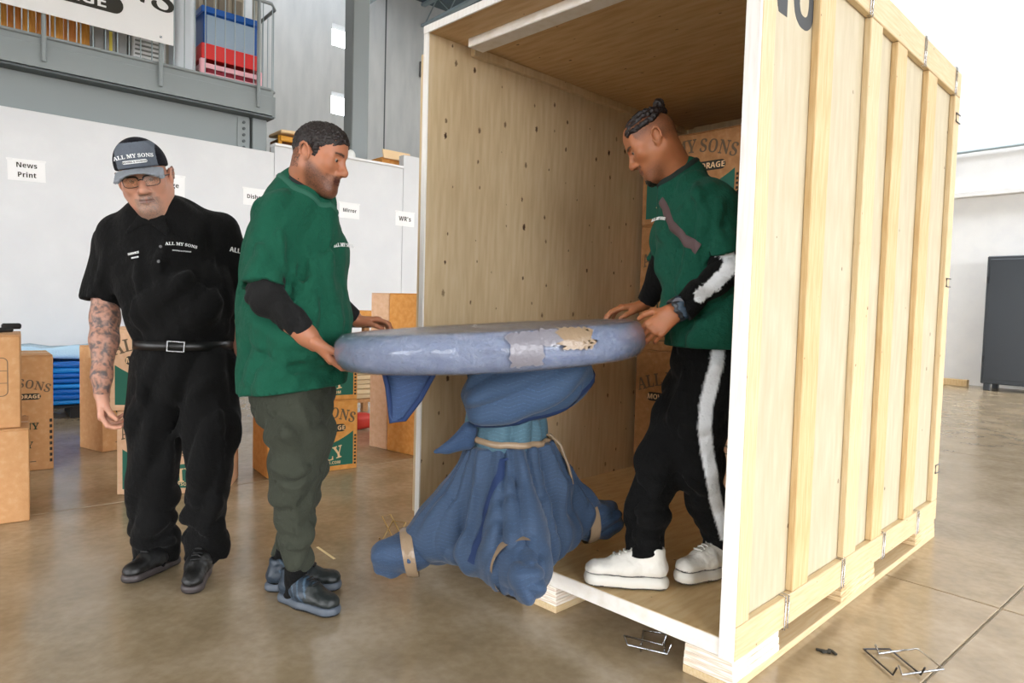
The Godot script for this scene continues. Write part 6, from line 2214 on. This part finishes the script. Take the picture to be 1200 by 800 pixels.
func right_mover_fields() -> void:
	var face := (-ALONG * 0.82 - SIDE * 0.18 - Vector3.UP * 0.53).normalized()
	var x := Vector3.UP.cross(face).normalized()
	head_c = Transform3D(Basis(x, face.cross(x), face), Vector3(1.019, 1.733, -0.283))
	var neck := Vector3(1.085, 1.617, -0.370)
	queue("c_head", head_field(head_c, 1.0, neck, 0.058, 0.98, 1.05), 0.0031, head_box(head_c, 0.22))
	var at := func(px: float, py: float, pz: float) -> Vector3: return head_c * Vector3(px, py, pz)
	var tb := head_c.basis
	var hair := Field.new()
	for i in 7:
		var phi := deg_to_rad(-66.0 + i * 22.0)
		var path := []
		var rr := []
		for k in 11:
			var u := k / 10.0
			var a := lerpf(0.58, 2.62, u)
			var close := 1.0 - 0.65 * smoothstep(0.6, 1.0, u)
			var ph := phi * close * lerpf(0.72, 1.0, smoothstep(0.0, 0.3, u))
			path.append(at.call(0.0755 * sin(ph) * lerpf(0.85, 1.0, sin(a)), 0.028 + 0.088 * sin(a) * cos(ph), -0.010 + 0.094 * cos(a)))
			rr.append(lerpf(0.006, 0.0112, sqrt(sin(clampf(u, 0.02, 0.98) * PI))))
		hair.chain(path, rr, 0.003)
	hair.lumps(0.004, 70.0, 96, 2)
	hair.ball(at.call(0, 0.088, -0.078), Vector3(0.026, 0.024, 0.024), 0.012, tb)
	hair.ball(at.call(0, 0.112, -0.088), Vector3(0.021, 0.020, 0.021), 0.012, tb)
	queue("c_hair", hair, 0.003)
	var goat := Field.new()
	goat.ball(at.call(0, -0.114, 0.069), Vector3(0.032, 0.025, 0.026), 0.01, tb)
	goat.bone(at.call(0.020, -0.112, 0.056), at.call(0.026, -0.082, 0.072), 0.012, 0.006, 0.01)
	goat.bone(at.call(-0.020, -0.112, 0.056), at.call(-0.026, -0.082, 0.072), 0.012, 0.006, 0.01)
	goat.lumps(0.004, 60.0, 97, 2)
	queue("c_beard", goat, 0.0036)
	var b := Field.new()
	b.chain([Vector3(1.110, 1.509, -0.402), Vector3(1.140, 1.389, -0.409), Vector3(1.172, 1.137, -0.409), Vector3(1.189, 0.965, -0.400)], [0.09, 0.12, 0.12, 0.10], 0.03, 0.8, ALONG)
	b.chain([Vector3(1.141, 0.944, -0.435), Vector3(1.120, 0.590, -0.274), Vector3(1.135, 0.286, -0.168), Vector3(1.163, 0.208, -0.169)], [0.068, 0.046, 0.030, 0.028], 0.03)
	b.chain([Vector3(1.251, 0.955, -0.363), Vector3(1.228, 0.598, -0.356), Vector3(1.266, 0.272, -0.456), Vector3(1.274, 0.193, -0.460)], [0.068, 0.046, 0.030, 0.028], 0.03)
	b.chain([Vector3(1.246, 1.493, -0.310), Vector3(1.315, 1.260, -0.310), Vector3(1.224, 1.134, -0.212)], [0.038, 0.034, 0.028], 0.02)
	b.chain([Vector3(1.009, 1.535, -0.487), Vector3(0.933, 1.254, -0.503), Vector3(0.858, 1.150, -0.506)], [0.045, 0.038, 0.03], 0.03)
	queue("c_body", b, 0.013)
	queue("c_hand", hand_field(Vector3(1.196, 1.115, -0.183), -ALONG * 0.72 - Vector3.UP * 0.66 - SIDE * 0.05, SIDE * 0.9 + Vector3.UP * 0.25 - ALONG * 0.1, -ALONG * 0.5 + Vector3.UP * 0.9, [[0.45, 0.55, 0.45], [0.5, 0.6, 0.5], [0.6, 0.7, 0.5], [0.65, 0.7, 0.5]], 1.0, 0.35, 0.85, Vector3(1.218, 1.134, -0.206), 0.031), 0.0031)
	queue("c_hand2", hand_field(Vector3(0.854, 1.143, -0.501), -ALONG * 0.97 - Vector3.UP * 0.16, Vector3.UP, SIDE, [[0.2, 0.35, 0.3], [0.25, 0.4, 0.3], [0.3, 0.45, 0.3], [0.35, 0.5, 0.3]], 0.98, 0.2, 0.5, Vector3(0.889, 1.165, -0.509), 0.028), 0.0034)
	var s := Field.new()
	shirt_c = s
	s.bone(Vector3(1.109, 1.528, -0.402), Vector3(1.139, 1.405, -0.409), 0.140, 0.175, 0.07, 0.72, ALONG)
	s.bone(Vector3(1.139, 1.405, -0.409), Vector3(1.174, 1.184, -0.415), 0.175, 0.172, 0.06, 0.80, ALONG)
	s.bone(Vector3(1.174, 1.184, -0.415), Vector3(1.200, 0.887, -0.405), 0.172, 0.178, 0.05, 0.82, ALONG)
	s.late.append([Vector3(1.194, 0.993, -0.407), Vector3.DOWN])
	s.bone(Vector3(1.092, 1.560, -0.387), Vector3(1.111, 1.497, -0.402), 0.070, 0.10, 0.05)
	s.bone(Vector3(1.116, 1.567, -0.369), Vector3(1.240, 1.500, -0.320), 0.050, 0.070, 0.06)
	s.bone(Vector3(1.079, 1.571, -0.418), Vector3(1.009, 1.535, -0.487), 0.048, 0.066, 0.06)
	s.bone(Vector3(1.240, 1.500, -0.320), Vector3(1.311, 1.301, -0.313), 0.076, 0.078, 0.04, 1.0, SIDE, 1)
	s.bone(Vector3(1.009, 1.535, -0.487), Vector3(0.940, 1.312, -0.501), 0.070, 0.066, 0.04, 1.0, SIDE, 1)
	s.bone(Vector3(1.310, 1.310, -0.314), Vector3(1.316, 1.278, -0.312), 0.055, 0.056, 0.006, 1.0, SIDE, 0, 1)
	s.creases(self, [
		[Vector3(1.187, 1.474, -0.264), Vector3(1.202, 1.339, -0.212), Vector3(1.173, 1.216, -0.202)],
		[Vector3(1.267, 1.421, -0.255), Vector3(1.245, 1.338, -0.227), Vector3(1.221, 1.257, -0.225)],
		[Vector3(1.181, 1.180, -0.208), Vector3(1.241, 1.211, -0.228), Vector3(1.304, 1.178, -0.290)],
		[Vector3(1.176, 1.127, -0.198), Vector3(1.256, 1.088, -0.234), Vector3(1.336, 1.121, -0.318)],
		[Vector3(1.189, 1.039, -0.205), Vector3(1.279, 1.037, -0.254), Vector3(1.347, 1.074, -0.325)],
		[Vector3(1.302, 1.494, -0.267), Vector3(1.312, 1.416, -0.244), Vector3(1.329, 1.341, -0.241)],
		[Vector3(1.218, 1.535, -0.299), Vector3(1.265, 1.455, -0.256), Vector3(1.287, 1.389, -0.245)]], 0.013, 0.005)
	s.fold(0.022, ALONG * 0.8 + Vector3.UP * 0.6, 13.0, 5.0, 110)
	s.fold(0.026, ALONG * 0.9 + Vector3.UP * 0.2, 14.0, 4.0, 111, Vector3(1.244, 1.076, -0.250), 0.28)
	s.lumps(0.006, 9.0, 112)
	queue("c_shirt", s, 0.0095)
	var sl := Field.new()
	sl.chain([Vector3(1.298, 1.361, -0.315), Vector3(1.316, 1.266, -0.313)], [0.054, 0.057], 0.03)
	sl.bone(Vector3(1.316, 1.266, -0.313), Vector3(1.220, 1.137, -0.208), 0.058, 0.041, 0.03, 1.0, SIDE, 1)
	sl.fold(0.017, SIDE + Vector3.UP * 0.5, 22.0, 3.0, 113)
	queue("c_sleeve", sl, 0.0042)
	var sl2 := Field.new()
	sl2.chain([Vector3(0.948, 1.352, -0.498), Vector3(0.935, 1.265, -0.506)], [0.056, 0.056], 0.03)
	sl2.bone(Vector3(0.935, 1.265, -0.506), Vector3(0.864, 1.154, -0.504), 0.056, 0.039, 0.03, 1.0, SIDE, 1)
	queue("c_sleeve2", sl2, 0.007)
	var t := Field.new()
	t.bone(Vector3(1.190, 1.018, -0.405), Vector3(1.195, 0.934, -0.404), 0.135, 0.145, 0.03, 0.80, ALONG)
	t.chain([Vector3(1.151, 0.893, -0.441), Vector3(1.124, 0.723, -0.360), Vector3(1.110, 0.558, -0.263), Vector3(1.118, 0.386, -0.187)], [0.098, 0.094, 0.080, 0.068], 0.03)
	t.bone(Vector3(1.118, 0.392, -0.187), Vector3(1.135, 0.258, -0.159), 0.066, 0.066, 0.03, 1.0, SIDE, 1)
	t.chain([Vector3(1.245, 0.905, -0.367), Vector3(1.227, 0.741, -0.322), Vector3(1.231, 0.571, -0.329), Vector3(1.246, 0.390, -0.402)], [0.100, 0.096, 0.084, 0.066], 0.03)
	t.bone(Vector3(1.245, 0.396, -0.402), Vector3(1.262, 0.262, -0.452), 0.064, 0.056, 0.03, 1.0, SIDE, 1)
	t.creases(self, [
		[Vector3(1.195, 0.906, -0.260), Vector3(1.180, 0.803, -0.237), Vector3(1.177, 0.698, -0.226)],
		[Vector3(1.123, 0.420, -0.094), Vector3(1.169, 0.404, -0.111), Vector3(1.190, 0.417, -0.162)],
		[Vector3(1.122, 0.355, -0.089), Vector3(1.170, 0.340, -0.108), Vector3(1.197, 0.352, -0.165)],
		[Vector3(1.115, 0.530, -0.151), Vector3(1.157, 0.500, -0.163), Vector3(1.178, 0.526, -0.215)],
		[Vector3(1.239, 0.539, -0.249), Vector3(1.280, 0.501, -0.273), Vector3(1.297, 0.519, -0.335)]], 0.012, 0.004)
	t.fold(0.017, ALONG + Vector3.UP * 0.5, 17.0, 3.0, 114)
	t.fold(0.024, ALONG + Vector3.UP * 0.1, 20.0, 2.5, 115, Vector3(1.147, 0.341, -0.142), 0.15)
	queue("c_trousers", t, 0.0085)
	var k := Field.new()
	k.chain([Vector3(1.136, 0.288, -0.162), Vector3(1.165, 0.208, -0.171)], [0.042, 0.038], 0.02)
	k.chain([Vector3(1.260, 0.287, -0.452), Vector3(1.273, 0.207, -0.467)], [0.042, 0.038], 0.02)
	queue("c_socks", k, 0.006)
	for i in 2: shoe_fields("c_shoe%d" % i, sole_c[i], 0.295 if i == 0 else 0.285, 0.040, 0.105, 1.06)
	var bag := Field.new()
	bag.bone(Vector3(1.210, 1.503, -0.631), Vector3(1.229, 1.337, -0.610), 0.11, 0.12, 0.05, 0.5, ALONG)
	bag.lumps(0.012, 12.0, 116)
	queue("c_bag", bag, 0.008)


func right_mover() -> void:
	var o := thing("person", "man with a hair bun, green t-shirt and white-striped black trousers, standing in the crate", "person", Transform3D())
	var skin := lin(Color(0.63, 0.39, 0.25))
	var inv := head_c.affine_inverse()
	var dark := lin(Color(0.075, 0.055, 0.045))
	var paint := func(p: Vector3, n: Vector3) -> Color:
		var c := skin_at(skin, p)
		var q := inv * p
		if q.length() < 0.19:
			var g := grain.get_noise_3dv(p)
			if q.z > 0.074 and q.y < -0.060 and q.y > -0.083 and absf(q.x) < 0.024: c = mixed(c, lin(Color(0.36, 0.18, 0.14)), 0.7)
			# close-cropped sides with a fade, bare partings higher up
			var crop := clampf((q.y - 0.012 + q.z * 0.1) / 0.03, 0, 1) * (1.0 if q.z < 0.052 - maxf(0.0, 0.04 - q.y) * 0.5 else 0.0)
			if q.z < -0.035: crop = maxf(crop, clampf((q.y + 0.045) / 0.04, 0, 1))
			if q.y > 0.083: crop *= 0.3
			c = mixed(c, dark, crop * (0.52 + g * 0.25))
			if q.z > 0.045: c = mixed(c, dark, brow(q) * (0.9 + g * 0.4))
			if q.y < -0.047 and q.y > -0.061 and q.z > 0.07 and absf(q.x) < 0.03: c = mixed(c, dark, 0.55 + g)
			c = mixed(c, dark, smoothstep(-0.055, -0.095, q.y) * smoothstep(-0.005, 0.04, q.z) * (0.45 + g * 0.2))
		return c
	put(o, "body", net(["c_head", "c_body", "c_hand", "c_hand2"].map(got), paint), M.skin)
	for q in [-1, 1]: eye(o, head_c, 1.0, q, Vector3(0, -0.2, 1))
	var hair := put(o, "hair", net([got("c_hair")], func(_p: Vector3, _n: Vector3) -> Color: return dark * 0.7), M.hair)
	put(o, "goatee", net([got("c_beard")], func(_p: Vector3, _n: Vector3) -> Color: return dark), M.hair)
	var green := lin(Color(0.10, 0.30, 0.235))
	var tee := put(o, "t_shirt", net([got("c_shirt")], func(_p: Vector3, _n: Vector3) -> Color: return green), M.cloth)
	put(tee, "collar", laid_strip(shirt_c, loop_round(Vector3(1.073, 1.624, -0.365), (Vector3.UP * 0.85 - ALONG * 0.6).normalized(), 0.076, 22), 0.020, 0.004, true, 2), flat(Color(0.06, 0.12, 0.10), 0.85))
	stitched(tee, shirt_c, "ALL MY SONS", 0.011, Vector3(1.050, 1.452, -0.294), SIDE, M.white, 0.006, "Droid Serif")
	var black := lin(Color(0.05, 0.05, 0.058))
	var pale := lin(Color(0.88, 0.89, 0.90))
	var ruff := [Vector3(1.334, 1.336, -0.245), Vector3(1.357, 1.303, -0.267), Vector3(1.350, 1.257, -0.256), Vector3(1.324, 1.210, -0.227), Vector3(1.289, 1.175, -0.203)]
	put(o, "striped_sleeve", net([got("c_sleeve")], func(p: Vector3, _n: Vector3) -> Color:
		return mixed(pale, black, (to_path(p, ruff) - 0.021 - 0.010 * blotch.get_noise_3dv(p * 2.0)) / 0.004)), M.cloth)
	put(o, "black_sleeve", net([got("c_sleeve2")], func(_p: Vector3, _n: Vector3) -> Color: return black), M.cloth)
	var stripe := [Vector3(1.326, 1.009, -0.299), Vector3(1.311, 0.904, -0.277), Vector3(1.298, 0.801, -0.257), Vector3(1.296, 0.728, -0.249), Vector3(1.306, 0.592, -0.278), Vector3(1.314, 0.485, -0.307), Vector3(1.320, 0.402, -0.350), Vector3(1.316, 0.299, -0.410)]
	put(o, "track_pants", net([got("c_trousers")], func(p: Vector3, _n: Vector3) -> Color:
		return mixed(pale, black, (to_path(p, stripe) - 0.0205) / 0.005) if p.y > 0.3 and (p - Vector3(1.238, 0.709, -0.346)).dot(SIDE) > -0.1 * (1.0 - p.y) else black), M.cloth)
	put(o, "socks", net([got("c_socks")], func(_p: Vector3, _n: Vector3) -> Color: return black), M.cloth)
	# watch and wristband
	var wrist := (Vector3(1.196, 1.115, -0.183) - Vector3(1.218, 1.134, -0.206)).normalized()
	var w := put(o, "watch_strap", hoop(Vector3(1.204, 1.125, -0.191), wrist, 0.037, 0.026, 0.006), flat(Color(0.16, 0.17, 0.19), 0.4))
	add_tube(w, "watch_case", [Vector3(1.218, 1.145, -0.178), Vector3(1.225, 1.148, -0.164)], 0.019, M.wire_dark, 16)
	put(o, "wristband", hoop(Vector3(1.212, 1.131, -0.200), wrist, 0.040, 0.022, 0.004), flat(Color(0.22, 0.28, 0.34), 0.6))
	# bag carried across the back on a broad strap
	var bag := thing("shoulder_bag", "black shoulder bag on the right mover's back, with a broad mauve strap", "bag", Transform3D())
	put(bag, "bag_body", net([got("c_bag")], func(_p: Vector3, _n: Vector3) -> Color: return lin(Color(0.07, 0.065, 0.06))), M.cloth)
	for p in [Vector3(1.253, 1.447, -0.499), Vector3(1.257, 1.383, -0.484)]:
		add_box(bag, "buckle", p, Vector3(0.03, 0.03, 0.012), M.wire_dark, 0.003, Basis(Vector3.UP, 0.8))
	put(bag, "strap", laid_strip(shirt_c, [Vector3(1.053, 1.517, -0.273), Vector3(1.104, 1.447, -0.234), Vector3(1.153, 1.400, -0.209), Vector3(1.202, 1.361, -0.199), Vector3(1.254, 1.328, -0.207)], 0.040, 0.006, false, 4), flat(Color(0.33, 0.25, 0.25), 0.7))
	var cream := Color(0.90, 0.885, 0.85)
	for i in 2:
		var upc: Color = lin(cream)
		var ti: Transform3D = sole_c[i].affine_inverse()
		var upper := func(p: Vector3, _n: Vector3) -> Color: return lin(Color(0.15, 0.15, 0.16)) if absf((ti * p).y - 0.047) < 0.003 else upc
		shoe(o, "shoe", "c_shoe%d" % i, sole_c[i], 0.295 if i == 0 else 0.285, 0.040, 0.105, upper, cream, flat(cream.darkened(0.08), 0.8), 6)


# how far a point is from a path, seen along SIDE
func to_path(p: Vector3, path: Array) -> float:
	var best := 10.0
	for k in path.size() - 1:
		var a: Vector3 = path[k]
		var d: Vector3 = path[k + 1] - a
		var v := p - a - d * clampf((p - a).dot(d) / d.length_squared(), 0, 1)
		best = minf(best, (v - SIDE * v.dot(SIDE)).length())
	return best
